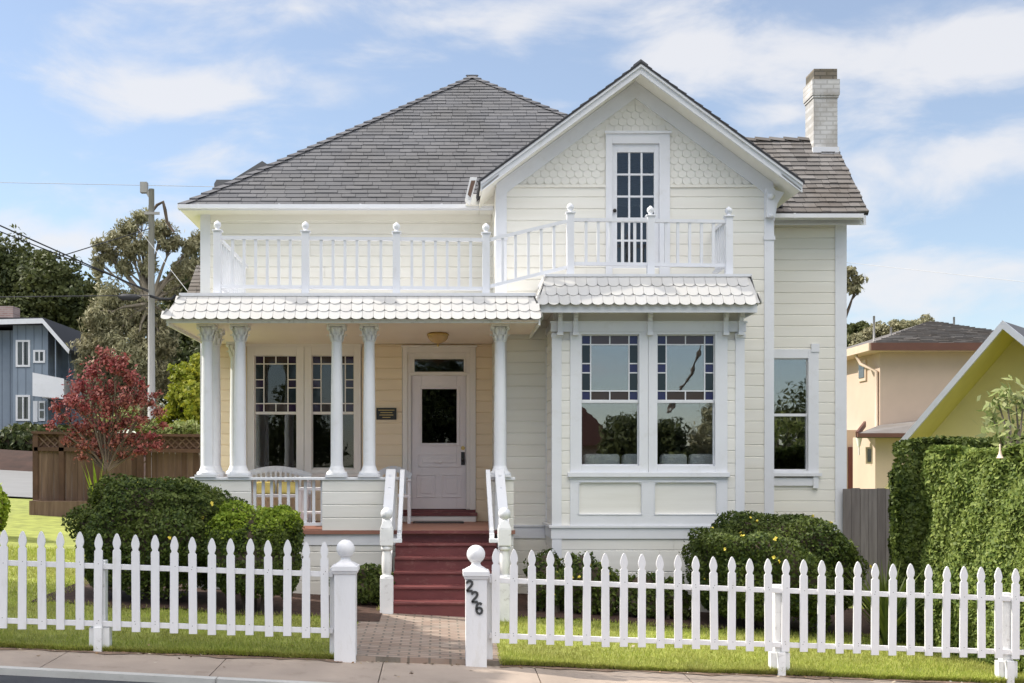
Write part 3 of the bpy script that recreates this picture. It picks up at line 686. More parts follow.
# ---- windows
def casing(b, r, y, wl, wr, wt, wb, proud=.035, back=.12):
    x0, x1, z0, z1 = r
    b.box(x0 - wl, x0, y - proud, y + back, z0 - wb, z1 + wt); b.box(x1, x1 + wr, y - proud, y + back, z0 - wb, z1 + wt)
    b.box(x0, x1, y - proud, y + back, z1, z1 + wt); b.box(x0, x1, y - proud, y + back, z0 - wb, z0)
def sash(b, r, y, t=.035, d=.03):
    x0, x1, z0, z1 = r
    b.box(x0, x0 + t, y, y + d, z0, z1); b.box(x1 - t, x1, y, y + d, z0, z1); b.box(x0 + t, x1 - t, y, y + d, z1 - t, z1); b.box(x0 + t, x1 - t, y, y + d, z0, z0 + t)
def stained(win, r, y, cols, rows, palette, mut='white'):
    """r glass rect; cols/rows relative sizes; palette(i,j)->material or None; merged centre"""
    x0, x1, z0, z1 = r; m = .016
    cs = [x0 + (x1 - x0) * sum(cols[:k]) / sum(cols) for k in range(len(cols) + 1)]; rs = [z1 - (z1 - z0) * sum(rows[:k]) / sum(rows) for k in range(len(rows) + 1)]
    nc, nr = len(cols), len(rows); b = MB(); f = MB().mat(mut)
    for i in range(nc):
        for j in range(nr):
            if 0 < i < nc - 1 and 0 < j < nr - 1: continue
            b.mat(palette(i, j)); b.box(cs[i] + .002, cs[i + 1] - .002, y + .012, y + .016, rs[j + 1] + .002, rs[j] - .002)
    b.mat('glass' if mut == 'white' else 'glass_dim'); b.box(cs[1] + .002, cs[-2] - .002, y + .012, y + .016, rs[-2] + .002, rs[1] - .002)
    b.build('stained_glass', None, win)
    for k in (1, nc - 1): f.box(cs[k] - m / 2, cs[k] + m / 2, y, y + .024, z0, z1)
    for k in (1, nr - 1): f.box(x0, x1, y - .001, y + .025, rs[k] - m / 2, rs[k] + m / 2)
    for k in range(2, nc - 1): f.box(cs[k] - m / 2, cs[k] + m / 2, y + .001, y + .023, rs[1], z1); f.box(cs[k] - m / 2, cs[k] + m / 2, y + .001, y + .023, z0, rs[-2])
    for k in range(2, nr - 1):
        f.box(x0, cs[1], y + .001, y + .023, rs[k] - m / 2, rs[k] + m / 2); f.box(cs[-2], x1, y + .001, y + .023, rs[k] - m / 2, rs[k] + m / 2)
    f.build('muntins', None, win)
def pal_bay(i, j):
    if i in (0, 3): return 'st_blue' if j in (0, 2, 4) else 'st_teal'
    return 'st_mauve' if j == 0 else 'st_rust'
def pal_porch(i, j):
    if i in (0, 3): return 'st_purple' if j in (0, 2, 4) else 'st_teal'
    return 'st_rust'
# bay
def panewin(r, y, mid, grid_, mut, wl, wr, wt, wb, cols=(8.8, 19.5, 19.5, 8.8), rows=(8.8, 18.8, 9.2, 18, 8.8), label=None):
    win = part('window', mut, lambda b: (casing(b, r, y, wl, wr, wt, wb), b.box(r[0], r[1], y + .015, y + .06, mid - .022, mid + .022),
        b.box(r[0], r[0] + .012, y + .01, y + .05, mid, r[3]), b.box(r[1] - .012, r[1], y + .01, y + .05, mid, r[3]), b.box(r[0], r[1], y + .01, y + .05, r[3] - .012, r[3]),
        b.box(r[0], r[0] + .012, y + .04, y + .08, r[2], mid), b.box(r[1] - .012, r[1], y + .04, y + .08, r[2], mid), b.box(r[0], r[1], y + .04, y + .08, r[2], r[2] + .02)), bevel=.004)
    if label: win['label'] = label
    part('pane', 'glass' if mut == 'white' else 'glass_dim', lambda b: b.box(r[0], r[1], y + .058, y + .062, r[2], mid), win)
    if grid_: stained(win, (r[0] + .012, r[1] - .012, mid + .022, r[3] - .012), y + .022, cols, rows, grid_, mut)
    else: part('pane', 'glass', lambda b: b.box(r[0], r[1], y + .03, y + .034, mid, r[3]), win)
    return win
midb = wz(401.3, YB)
xm = (bw[0][1] + bw[1][0]) / 2
w1 = panewin(bw[0], YB, midb, pal_bay, 'white', bw[0][0] - wx(570, YB), xm - bw[0][1] - .002, .10, .105)
w2 = panewin(bw[1], YB, midb, pal_bay, 'white', bw[1][0] - xm - .002, wx(727, YB) - bw[1][1], .10, .105)
# mullion bead, sill, apron panels
part('sill', 'white', lambda b: (b.box(wx(567.5, YB), wx(728.5, YB), YB - .085, YB - .001, wz(477, YB), wz(472.3, YB)), b.box(wx(569, YB), wx(727, YB), YB - .05, YB - .001, wz(479, YB), wz(477, YB))), w1, bevel=.004)
b = MB().mat('white'); z1_, z0_ = wz(479, YB), wz(525.5, YB); P1 = (wx(579, YB), wx(641, YB)); P2 = (wx(654.5, YB), wx(716, YB)); za, zb = wz(514, YB), wz(482.5, YB)
fx0, fx1 = wx(570, YB), wx(727, YB)
b.box(fx0, fx1, YB - .035, YB + .05, z0_, za); b.box(fx0, fx1, YB - .035, YB + .05, zb, z1_); b.box(fx0, P1[0], YB - .035, YB + .05, za, zb); b.box(P1[1], P2[0], YB - .035, YB + .05, za, zb); b.box(P2[1], fx1, YB - .035, YB + .05, za, zb)
for p0, p1 in (P1, P2):
    for s, xx in ((1, p0), (-1, p1)): b.prism([(xx, YB - .033, zb), (xx + s * .05, YB - .033, zb), (xx, YB - .033, zb - .03)], (0, .03, 0))
    b.box(p0 - .012, p0, YB - .045, YB - .035, za, zb); b.box(p1, p1 + .012, YB - .045, YB - .035, za, zb); b.box(p0 - .012, p1 + .012, YB - .045, YB - .035, zb, zb + .012); b.box(p0 - .012, p1 + .012, YB - .045, YB - .035, za - .012, za)
b.build('apron', None, house, bevel=.003)
b = MB().mat('side_grey')
for p0, p1 in (P1, P2): b.box(p0 + .001, p1 - .001, YB - .005, YB + .04, za, zb)
b.build('apron_panel', None, house)
# bay walls
zbt = wz(303, YB) - .1
b = MB().mat('side_grey')
siding(b, (0, YB), (1, 0), (0, -1), z0_ , ZBT - .0, side(XBL), side(XBR), [(fx0 + .01, fx1 - .01, 0, 9)])
siding(b, (0, YB), (1, 0), (0, -1), -.5, wz(538.5, YB), side(XBL), side(XBR), pitch=.30)
siding(b, (XBL, YB), (0, 1), (-1, 0), -.5, ZBT, side(0), side(YG - YB)); siding(b, (XBR, YB), (0, 1), (1, 0), -.5, ZBT, side(0), side(YG - YB))
b.box(XBL + .01, fx0, YB + .02, YB + .12, -.5, 4.2); b.box(fx1, XBR - .01, YB + .02, YB + .12, -.5, 4.2); b.box(fx0, fx1, YB + .02, YB + .12, -.5, za - .02)
b.box(fx0, fx1, YB + .055, YB + .12, za, z1_ + .03); b.box(fx0, fx1, YB + .02, YB + .12, bw[0][3] + .10, 4.2)
b.box(XBL + .003, XBL + .08, YB + .12, YG, -.5, 4.2); b.box(XBR - .08, XBR - .003, YB + .12, YG, -.5, 4.2)
b.build('bay_wall', None, house)
for x0, x1, xo in ((XBL - .02, XBL + .115, XBL - .02), (XBR - .105, XBR + .02, XBR)):
    part(cb, 'white', lambda b: (b.box(x0, x1, YB - .03, YB, z0_, ZBT + .1), b.box(x0 if xo < 2 else XBR, XBL if xo < 2 else x1, YB, YB + .12, z0_, ZBT + .1), b.box(x0 - .012, x1 + .012, YB - .045, YB - .03, wz(338, YB), wz(334, YB)), b.box(x0, x1, YB - .028, YB, -.5, wz(538.6, YB))), bevel=.003)
part('corner_board', 'white', lambda b: (b.box(XBL - .02, XBL, YG - .13, YG - .03, z0_, ZBT)))
part('water_table', 'white', lambda b: (b.box(XBL - .06, XBR + .06, YB - .06, YG - .05, wz(527.6, YB), wz(525.4, YB)), b.box(XBL - .03, XBR + .03, YB - .035, YB, wz(538.6, YB), wz(527.6, YB)), b.box(XBL - .03, XBL, YB, YG - .03, wz(538.6, YB), wz(527.6, YB)), b.box(XBR, XBR + .03, YB, YG - .03, wz(538.6, YB), wz(527.6, YB))))
part('frieze_board', 'white', lambda b: (b.box(XBL - .035, XBR + .035, YB - .05, YB, wz(332, YB), wz(322.5, YB)), b.box(XBL - .05, XBR + .05, YB - .066, YB, wz(323.3, YB), wz(321.7, YB)), b.box(XBL - .02, XBR + .02, YB - .03, YG, wz(321.7, YB), ZBT + .16)))
def bracket(b, x):
    b.box(x - .035, x + .035, YB - .10, YB - .03, wz(333, YB), wz(322, YB)); b.box(x - .03, x + .03, YB - .17, YB - .03, wz(318, YB), wz(311, YB)); b.box(x - .03, x + .03, YB - .12, YB - .03, wz(322, YB), wz(318, YB)); b.ball((x, YB - .2, wz(313.5, YB)), .032); b.box(x - .042, x + .042, YB - .12, YB - .03, wz(336, YB), wz(333, YB))
for px in (559.5, 575, 649, 724.5, 739.5): part('bracket', 'white', lambda b: bracket(b, wx(px, YB)), bevel=.004)
# bay roof
be, bt = 16.2, 16.5
bx0, bx1 = wx(537, be), wx(762, be); bz0, bz1 = H + 161.5 / 74.07, wz(276, bt); tx0, tx1 = wx(546, bt), wx(750, bt)
def scaleroof(x0, x1, y0, z0, a0, a1, y1, z1, yb, rows, w):
    b = MB().mat('scale_white')
    b.frustum(x0 + .02, x1 - .02, y0 + .02, yb, z0 + .01, a0 + .01, a1 - .01, y1 + .01, yb, z1)
    L = math.hypot(y1 - y0, z1 - z0); v = (0, (y1 - y0) / L, (z1 - z0) / L); n = (0, -(z1 - z0) / L, (y1 - y0) / L)
    fishscales(b, (0, y0, z0), (1, 0, 0), v, n, lambda t: (x0 + (a0 - x0) * t / L, x1 + (a1 - x1) * t / L), L, L / rows, w, th=.009, v0=-.035)
    for s, xa, xb in ((-1, x0, a0), (1, x1, a1)):
        Ls = math.hypot(xb - xa, z1 - z0); fishscales(b, (xa, 0, z0), (0, 1, 0), ((xb - xa) / Ls, 0, (z1 - z0) / Ls), (s * (z1 - z0) / Ls, 0, abs(xb - xa) / Ls), lambda t: (y0 + (y1 - y0) * t / Ls, yb), Ls, Ls / rows, w, th=.009)
    return b.build('skirt_roof', None, house)
r_ = scaleroof(bx0, bx1, be, bz0, tx0, tx1, bt, bz1, YG, 3, .148)
part('eave_board', 'white', lambda b: (b.box(bx0 + .05, bx1 - .05, be + .05, be + .075, bz0 - .115, bz0 - .0), b.box(bx0 + .05, bx0 + .075, be + .075, YG - .03, bz0 - .115, bz0), b.box(bx1 - .075, bx1 - .05, be + .075, YG - .03, bz0 - .115, bz0)), r_)
part('soffit', 'siding', lambda b: b.box(bx0 + .075, bx1 - .075, be + .075, YG - .03, bz0 - .05, bz0 - .03), r_)
part('coping', 'white', lambda b: b.box(tx0 - .02, tx1 + .02, bt - .03, YG, bz1 - .012, bz1 + .025), r_)
# porch roof
pe, pt = 15.95, 16.25
px0, px1 = wx(160, pe), wx(543, pe); pz0, pz1 = H + 147 / 75.2, H + 169.5 / 73.8; ax0, ax1 = wx(181, pt), wx(534, pt)
r_ = scaleroof(px0, px1, pe, pz0, ax0, ax1, pt, pz1, YD, 3, .149)
part('eave_board', 'worn_white', lambda b: (b.box(px0 + .06, px1 - .06, pe + .09, pe + .12, pz0 - .055, pz0), b.box(px0 + .06, px0 + .085, pe + .12, YD, pz0 - .09, pz0), b.box(px1 - .055, px1 - .03, pe + .055, YG - .03, pz0 - .09, pz0)), r_)
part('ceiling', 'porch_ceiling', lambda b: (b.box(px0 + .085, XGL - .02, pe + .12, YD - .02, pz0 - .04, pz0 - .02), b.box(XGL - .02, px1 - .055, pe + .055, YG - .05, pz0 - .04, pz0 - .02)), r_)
part('coping', 'white', lambda b: (b.box(ax0 - .02, ax1 + .02, pt - .03, YG - .05, pz1 - .012, pz1 + .03), b.box(ax0 - .02, XGL - .05, YG - .05, YD - .03, pz1 - .012, pz1 + .03)), r_)

# ---- porch windows and door
b0 = wx(247.5, YD); b1 = wx(361, YD); xm = (pw[0][1] + pw[1][0]) / 2; midp = wz(413, YD)
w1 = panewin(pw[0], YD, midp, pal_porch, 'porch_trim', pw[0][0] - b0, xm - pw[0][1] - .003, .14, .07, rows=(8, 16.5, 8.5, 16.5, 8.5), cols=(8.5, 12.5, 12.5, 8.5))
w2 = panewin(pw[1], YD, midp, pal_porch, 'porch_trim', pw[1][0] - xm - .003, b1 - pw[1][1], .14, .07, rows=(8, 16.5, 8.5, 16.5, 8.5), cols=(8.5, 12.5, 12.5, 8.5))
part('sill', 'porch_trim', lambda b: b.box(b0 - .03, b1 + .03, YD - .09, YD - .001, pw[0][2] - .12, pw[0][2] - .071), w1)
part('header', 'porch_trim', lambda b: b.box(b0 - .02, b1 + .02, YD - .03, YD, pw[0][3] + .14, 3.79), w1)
# right wing window
w3 = panewin(rw, YD, wz(415, YD), None, 'white', .055, .165, .145, .085)
part('sill', 'white', lambda b: (b.box(rw[0] - .08, rw[1] + .20, YD - .09, YD - .036, rw[2] - .09, rw[2] - .04), b.box(rw[0] - .05, rw[1] + .12, YD - .05, YD - .016, rw[2] - .24, rw[2] - .12), b.box(rw[1] + .07, rw[1] + .15, YD - .07, YD - .016, rw[2] - .28, rw[2] - .09)), w3)
part('casing_ear', 'white', lambda b: b.box(rw[1] + .045, rw[1] + .172, YD - .05, YD - .016, rw[3] + .10, rw[3] + .23), w3)
# front door
dx0, dx1, dz0, dz1 = door_r
door = MB().mat('door')
gl = (wx(421.9, YD), wx(456.8, YD), wz(443, YD), wz(388.8, YD)); yl = YD + .045
door.box(dx0, gl[0], yl, yl + .05, dz0, dz1); door.box(gl[1], dx1, yl, yl + .05, dz0, dz1); door.box(gl[0], gl[1], yl, yl + .05, gl[3], dz1); door.box(gl[0], gl[1], yl, yl + .05, dz0, gl[2])
def mould(b, r, y, t=.016, d=.012):
    x0, x1, z0, z1 = r
    b.box(x0 - t, x0, y - d, y, z0 - t, z1 + t); b.box(x1, x1 + t, y - d, y, z0 - t, z1 + t); b.box(x0, x1, y - d, y, z1, z1 + t); b.box(x0, x1, y - d, y, z0 - t, z0)
mould(door, (gl[0] - .02, gl[1] + .02, gl[2] - .02, gl[3] + .02), yl, .025, .018)
for a, c, d_, e in ((419, 460, 466, 455), (417.5, 434.5, 496.5, 475.5), (443, 460, 496.5, 475.5)):
    rr = (wx(a, YD), wx(c, YD), wz(d_, YD), wz(e, YD)); mould(door, rr, yl, .018, .014); door.box(rr[0] + .05, rr[1] - .05, yl - .012, yl, rr[2] + .05, rr[3] - .05)
dr = door.build('door', None, house, bevel=.004)
dr['label'] = 'pale pink front door with a tall glass light and three panels'
part('pane', 'glass_dim', lambda b: b.box(gl[0], gl[1], yl + .02, yl + .024, gl[2], gl[3]), dr)
def handle(b):
    hx = wx(463, YD); b.box(hx - .03, hx + .03, yl - .014, yl, wz(465, YD), wz(452, YD)); b.ball((hx, yl - .05, wz(460, YD)), .03); b.tube([(hx, yl - .05, wz(460, YD)), (hx, yl, wz(460, YD))], .012)
part('handle', 'black', handle, dr)
part('door_lock', 'brass', lambda b: (b.tube([(wx(463, YD), yl - .025, wz(448, YD)), (wx(463, YD), yl, wz(448, YD))], .032, 14)), dr)
part('mail_slot', 'door', lambda b: (b.box(wx(433, YD), wx(444, YD), yl - .02, yl, wz(462, YD), wz(458.5, YD)), b.tube([(wx(435, YD), yl - .03, wz(462.5, YD)), (wx(442, YD), yl - .03, wz(462.5, YD))], .008)), dr)
def doorframe(b):
    c0, c1 = wx(402.5, YD), wx(475.7, YD); t = .035
    b.box(c0, dx0 - .06, YD - t, YD + .12, ZF, wz(346, YD)); b.box(dx1 + .06, c1, YD - t, YD + .12, ZF, wz(346, YD)); b.box(dx0 - .06, dx1 + .06, YD - t, YD + .12, wz(353, YD), wz(346, YD))
    b.box(dx0 - .06, dx0, YD + .0, YD + .1, dz0, wz(353, YD)); b.box(dx1, dx1 + .06, YD, YD + .1, dz0, wz(353, YD))
    b.box(dx0, dx1, YD + .0, YD + .1, dz1, trans_r[2]); b.box(dx0, dx1, YD, YD + .1, trans_r[3], wz(353, YD)); b.box(dx0, trans_r[0], YD, YD + .1, trans_r[2], trans_r[3]); b.box(trans_r[1], dx1, YD, YD + .1, trans_r[2], trans_r[3])
    b.box(dx0 - .03, dx1 + .03, YD - .025, YD - .001, trans_r[2] - .04, trans_r[2] - .015); mould(b, trans_r, YD, .02, .015)
    b.box(c0 - .02, c1 + .02, YD - t - .02, YD - t, wz(347.5, YD), wz(345.5, YD))
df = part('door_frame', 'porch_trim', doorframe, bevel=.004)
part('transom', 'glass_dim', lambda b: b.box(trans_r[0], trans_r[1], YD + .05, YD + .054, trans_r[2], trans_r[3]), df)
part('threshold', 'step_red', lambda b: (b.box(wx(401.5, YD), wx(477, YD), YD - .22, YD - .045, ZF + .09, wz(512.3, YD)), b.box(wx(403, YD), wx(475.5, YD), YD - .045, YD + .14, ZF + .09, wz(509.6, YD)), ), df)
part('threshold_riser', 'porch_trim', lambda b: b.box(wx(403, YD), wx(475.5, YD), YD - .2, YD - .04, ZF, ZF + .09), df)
# porch floor, rail walls
FX0, FX1 = -3.42, 1.02
part('porch_floor', 'floor_red', lambda b: (b.box(FX0, XGL - .03, YP - .12, YD - .045, ZF - .05, ZF), b.box(XGL - .03, FX1, YP - .12, YG - .06, ZF - .05, ZF)))
part('porch_skirt', 'white', lambda b: (b.box(FX0 + .02, -.58, YP - .085, YP - .05, ZF - .20, ZF - .05),))
b = MB().mat('side_grey'); ycap = 1.71
XS0, XS1 = -.56, .66       # stair opening
segs = [(-3.36, -2.57), (-1.60, XS0 - .02)]
for s0, s1 in segs:
    siding(b, (0, YP - .085), (1, 0), (0, -1), ZF, ycap - .04, side(s0), side(s1), pitch=.177); b.box(s0, s1, YP - .08, YP + .085, ZF, ycap - .04)
siding(b, (0, YP - .085), (1, 0), (0, -1), XS1 and ZF, ycap - .04, side(XS1 + .02), side(FX1 - .02), pitch=.177); b.box(XS1 + .02, FX1 - .02, YP - .08, YP + .085, ZF, ycap - .04)
b.box(-3.36, -3.2, YP + .085, YD - .5, ZF, ycap - .04)
siding(b, (0, YP - .06), (1, 0), (0, -1), -.1, ZF - .2, side(FX0 + .03), side(-.6), pitch=.20); b.box(FX0 + .03, -.6, YP - .05, YP, -.1, ZF - .05)
siding(b, (0, YP - .06), (1, 0), (0, -1), -.1, ZF - .05, side(.8), side(FX1 - .02), pitch=.177); b.box(.80, FX1 - .02, YP - .05, YG, -.1, ZF - .05); b.box(FX0 + .03, FX0 + .1, YP, YD, -.1, ZF - .05)
b.build('porch_wall', None, house)
part('wall_cap', 'white', lambda b: (b.box(-3.40, -1.56 + 1.0, YP - .12, YP + .12, ycap - .04, ycap), b.box(XS1 - .01, FX1, YP - .12, YP + .12, ycap - .04, ycap), b.box(-3.40, -3.16, YP + .12, YD - .04, ycap - .04, ycap)), bevel=.006)
for k in range(9):
    x = -2.53 + k * .115
    part('baluster', 'white', lambda b: b.box(x - .02, x + .02, YP - .02, YP + .02, ZF + .10, ycap - .04))
part('rail', 'white', lambda b: b.box(-2.57, -1.6, YP - .035, YP + .035, ZF + .06, ZF + .10))
# columns
def column(x, y, r=.083):
    zb_, zt_ = ycap, pz0 - .04; Hc = zt_ - zb_
    def sh(b): b.lathe((x, y, zb_), [(r * 1.08, .13), (r, .18), (r, Hc * .4), (r * .86, Hc - .235)], 24)
    c = part('column', 'white', sh)
    part('column_base', 'white', lambda b: (b.box(x - r * 1.75, x + r * 1.75, y - r * 1.75, y + r * 1.75, zb_, zb_ + .035), b.lathe((x, y, zb_), [(r * 1.7, .035), (r * 1.75, .05), (r * 1.65, .07), (r * 1.35, .085), (r * 1.3, .10), (r * 1.15, .13), (r * 1.05, .15)], 24)), c)
    def cap(b):
        z0 = zt_ - .235
        b.lathe((x, y, z0), [(r * .95, 0), (r * 1.05, .012), (r * .92, .02), (r * .95, .10), (r * 1.35, .195), (r * 1.3, .20)], 20)
        for row, (n, zz, hh, rr) in enumerate(((8, .02, .085, r * .97), (8, .085, .10, r * 1.08))):
            for k in range(n):
                a = 2 * math.pi * (k + .5 * row) / n; ca, sa = math.cos(a), math.sin(a); wq = .024
                prof = [(rr, 0, 1), (rr + .008, hh * .5, 1.1), (rr + .022, hh * .85, .9), (rr + .045, hh, .5), (rr + .042, hh - .022, .3)]
                vs = []
                for rad, dz, ww in prof: vs += [(x + ca * rad - sa * wq * ww, y + sa * rad + ca * wq * ww, z0 + zz + dz), (x + ca * (rad + .01), y + sa * (rad + .01), z0 + zz + dz), (x + ca * rad + sa * wq * ww, y + sa * rad - ca * wq * ww, z0 + zz + dz)]
                b.add(vs, [q for i in range(4) for q in ((3 * i, 3 * i + 1, 3 * i + 4, 3 * i + 3), (3 * i + 1, 3 * i + 2, 3 * i + 5, 3 * i + 4))])
        for sx in (-1, 1):
            for sy in (-1, 1): b.ball((x + sx * r * 1.25, y + sy * r * 1.25, z0 + .185), .026, 10, 6)
        b.box(x - r * 1.5, x + r * 1.5, y - r * 1.5, y + r * 1.5, z0 + .203, z0 + .235)
    part('capital', 'worn_white', cap, c)
for x, y in ((-3.18, YP), (-2.73, YP), (-1.41, YP), (-.966, YP), (.82, YP), (-3.18, YP + .55), (-3.20, YD - .25)): column(x, y)

# ---- balcony railing
def rpost(x, y, z0, z1, w=.10, slim=False):
    p = part('railing_post', 'white', lambda b: (b.box(x - w / 2, x + w / 2, y - w / 2, y + w / 2, z0, z1), b.box(x - w / 2 - .018, x + w / 2 + .018, y - w / 2 - .018, y + w / 2 + .018, z1, z1 + .02)), bevel=.004)
    part('finial', 'white', lambda b: b.lathe((x, y, z1 + .02), [(.045, 0), (.03, .015), (.024, .025), (.045, .045), (.052, .07), (.045, .098), (.028, .112), (.01, .13)], 16), p)
    return p
def span(A, B, n, drop_b=.67, t=.045):
    """top rail from A to B (z = rail centre), bottom rail below, n balusters"""
    A, B = Vector(A), Vector(B); d = Vector((0, 0, drop_b))
    part('handrail', 'white', lambda b: b.bar(A, B, .07, .045)); part('bottom_rail', 'white', lambda b: b.bar(A - d, B - d, .05, .045))
    for k in range(n):
        p = A.lerp(B, (k + 1) / (n + 1)); part('baluster', 'white', lambda b: b.box(p.x - t / 2.4, p.x + t / 2.4, p.y - t / 2.4, p.y + t / 2.4, p.z - drop_b + .02, p.z - .02))
ry = 16.5; zr = 5.00; posts = [wx(217.5, ry), wx(305.5, ry), wx(396.5, ry), wx(486, ry)]
for i, x in enumerate(posts): rpost(x, ry, pz1 + .03, 5.085 - .012 * i)
for i in range(3): span((posts[i] + .05, ry, zr - .01 * i), (posts[i + 1] - .05, ry, zr - .01 * (i + 1)), 6)
yb = 16.72; zb_r = 5.30; bp = [wx(570.3, yb), wx(650.5, yb), wx(728.7, yb)]
for x, dz in zip(bp, (.01, .05, .06)): rpost(x, yb, bz1 + .02, 5.385 - dz)
for i in range(2): span((bp[i] + .05, yb, zb_r - .015 * i - .01), (bp[i + 1] - .05, yb, zb_r - .015 * i - .02), 5, .61)
span((posts[3] + .05, ry, zr - .03), (bp[0] - .05, yb, zb_r - .03), 5, .64)
span((bp[2], yb + .05, zb_r), (bp[2], YG - .04, zb_r), 5, .61)
span((posts[0], ry + .05, zr), (posts[0], YD - .06, zr), 13, .67)
# ---- balcony door
def udoor(b):
    x0, x1, z0, z1 = ud; c0, c1 = wx(605.5, YG), wx(669.5, YG); j0, j1 = wx(612, YG), wx(659, YG)
    b.box(c0, j0, YG - .045, YG + .1, 4.55, wz(133, YG)); b.box(j1, c1, YG - .045, YG + .1, 4.55, wz(133, YG)); b.box(j0, j1, YG - .045, YG + .1, wz(144, YG), wz(133, YG))
    b.box(c0 - .02, c1 + .02, YG - .075, YG - .045, wz(134.5, YG), wz(132, YG))
    b.box(j0, x0, YG - .005, YG + .05, 4.55, wz(144, YG)); b.box(x1, j1, YG - .005, YG + .05, 4.55, wz(144, YG)); b.box(x0, x1, YG - .005, YG + .05, z1, wz(144, YG)); b.box(x0, x1, YG - .005, YG + .05, 4.55, z0)
    for k in (1, 2): x = x0 + (x1 - x0) * k / 3; b.box(x - .014, x + .014, YG + .004, YG + .045, z0, z1)
    for k in range(1, 5): z = z0 + (z1 - z0) * k / 5; b.box(x0, x1, YG + .006, YG + .043, z - .014, z + .014)
bd = part('balcony_door', 'white', udoor, bevel=.003)
part('pane', 'glass_blue' if 'glass_blue' in M else 'glass', lambda b: b.box(ud[0], ud[1], YG + .022, YG + .026, ud[2], ud[3]), bd)
part('handle', 'black', lambda b: b.ball((wx(614.5, YG), YG - .03, wz(211, YG)), .028), bd)

# ---- front steps
steps = thing('front_steps', (.06, 15.6, 0), 'oxblood red wooden steps with white turned newels up to the porch', 'steps')
rz_ = (ZF - .0) / 6; sx0, sx1 = -.60, .76
for k in range(5):
    z = rz_ * (k + 1); y0 = 15.0 + .27 * k
    part('tread', 'step_red', lambda b: b.box(sx0, sx1, y0 - .025, y0 + .27, z - .035, z), steps, bevel=.008)
def risers(b):
    for k in range(6): y0 = 15.0 + .27 * k; b.box(sx0 + .002, sx1 - .002, y0, y0 + .02, rz_ * k - (.1 if k == 0 else 0), rz_ * (k + 1) - .036)
part('riser', 'step_red', risers, steps)
part('landing_edge', 'step_red', lambda b: b.box(XS0 - .04, XS1 + .16, YP - .10 - .05, YP - .121, ZF - .04, ZF - .001), steps)
for s, xn in ((-1, -.665), (1, .805)):
    part('stringer', 'worn_white', lambda b: b.prism([(xn + .03 * -s, 15.05, -.1), (xn + .03 * -s, YP - .14, -.1), (xn + .03 * -s, YP - .14, ZF - .05), (xn + .03 * -s, 15.05, .12)], (.03 * s, 0, 0)), steps)
    def newel(b):
        y = 15.0; w = .082
        b.box(xn - w, xn + w, y - w, y + w, -.1, .47)
        b.lathe((xn, y, .47), [(w * 1.0, 0), (w * .98, .02), (w * .6, .035), (w * .72, .06), (w * .8, .14), (w * .78, .25), (w * .62, .33), (w * .9, .35), (w * .9, .38), (w * .7, .40)], 20)
        b.box(xn - w, xn + w, y - w, y + w, .87, 1.08); b.frustum(xn - w, xn + w, y - w, y + w, 1.08, xn - w * .6, xn + w * .6, y - w * .6, y + w * .6, 1.18)
        b.lathe((xn, y, 1.17), [(w * .62, 0), (w * .5, .025)], 16)
    nw = part('newel_post', 'worn_white', newel, steps, bevel=.006)
    part('newel_ball', 'white', lambda b: b.ball((xn, 15.0, 1.265), .078, 18, 12), nw)
    part('handrail', 'white', lambda b: (b.bar((xn, 15.06, 1.13), (xn + .0, YP - .12, 1.80), .13, .05), b.box(xn - .06, xn + .06, YP - .17, YP - .121, 1.0, 1.80)), steps, bevel=.008)
    xi = xn - s * .155
    def inner(b):
        b.bar((xi, 15.08, .99), (xi, YP - .10, 1.80), .06, .035); b.box(xi - .03, xi + .03, 15.02, 15.10, .955, 1.02); b.box(min(xi - .035, xn), max(xi + .035, xn), 15.0 - .06, 15.06, .905, .955)
        b.bar((xi, 15.1, .60 + .42), (xi, YP - .13, 1.72), .05, .09)
    part('grab_rail', 'white', inner, steps, bevel=.005)
    for k in range(4):
        y = 15.28 + k * .27; z = .99 + (y - 15.08) * .61
        part('baluster', 'white', lambda b: b.box(xn - .018, xn + .018, y - .018, y + .018, rz_ * (k + 2) - .0, z + .14), steps)
mat_ = MB().mat('black'); mat_.box(wx(414, YD), wx(463, YD), YD - .75, YD - .3, ZF, ZF + .018)
tag(mat_.build('doormat'), 'dark doormat on the porch floor before the pink door', 'doormat')
# plaque
pl = MB().mat('black'); pl.box(wx(376.5, YD), wx(396.5, YD), YD - .04, YD - .0165, wz(419.7, YD), wz(408, YD)); pl = pl.build('plaque')
tag(pl, 'small dark bronze plaque on the porch siding left of the door', 'plaque')
b = MB().mat('brass')
for k, (a, c) in enumerate(((.10, .9), (.2, .8), (.15, .85), (.3, .7))):
    x0, x1 = wx(376.5, YD), wx(396.5, YD); z = wz(410.3 + 2.4 * k, YD); b.box(x0 + (x1 - x0) * a, x0 + (x1 - x0) * c, YD - .043, YD - .0402, z - .006, z + .006)
b.build('lettering', None, pl)
# ceiling lamp
lx_, ly_ = wx(438, 17.4), 17.4; zc_ = pz0 - .04
lamp = thing('ceiling_lamp', (lx_, ly_, zc_), 'amber glass bowl lamp on the porch ceiling above the steps', 'lamp')
MB().mat('brass').lathe((lx_, ly_, zc_), [(.13, 0), (.16, -.02), (.165, -.035), (.15, -.045)], 24).build('lamp_base', None, lamp)
MB().mat('amber').lathe((lx_, ly_, zc_), [(.15, -.04), (.145, -.075), (.11, -.12), (.05, -.15), (.012, -.16)], 24).build('lamp_shade', None, lamp)
MB().mat('brass').lathe((lx_, ly_, zc_), [(.012, -.158), (.02, -.175), (.006, -.20)], 12).build('finial', None, lamp)
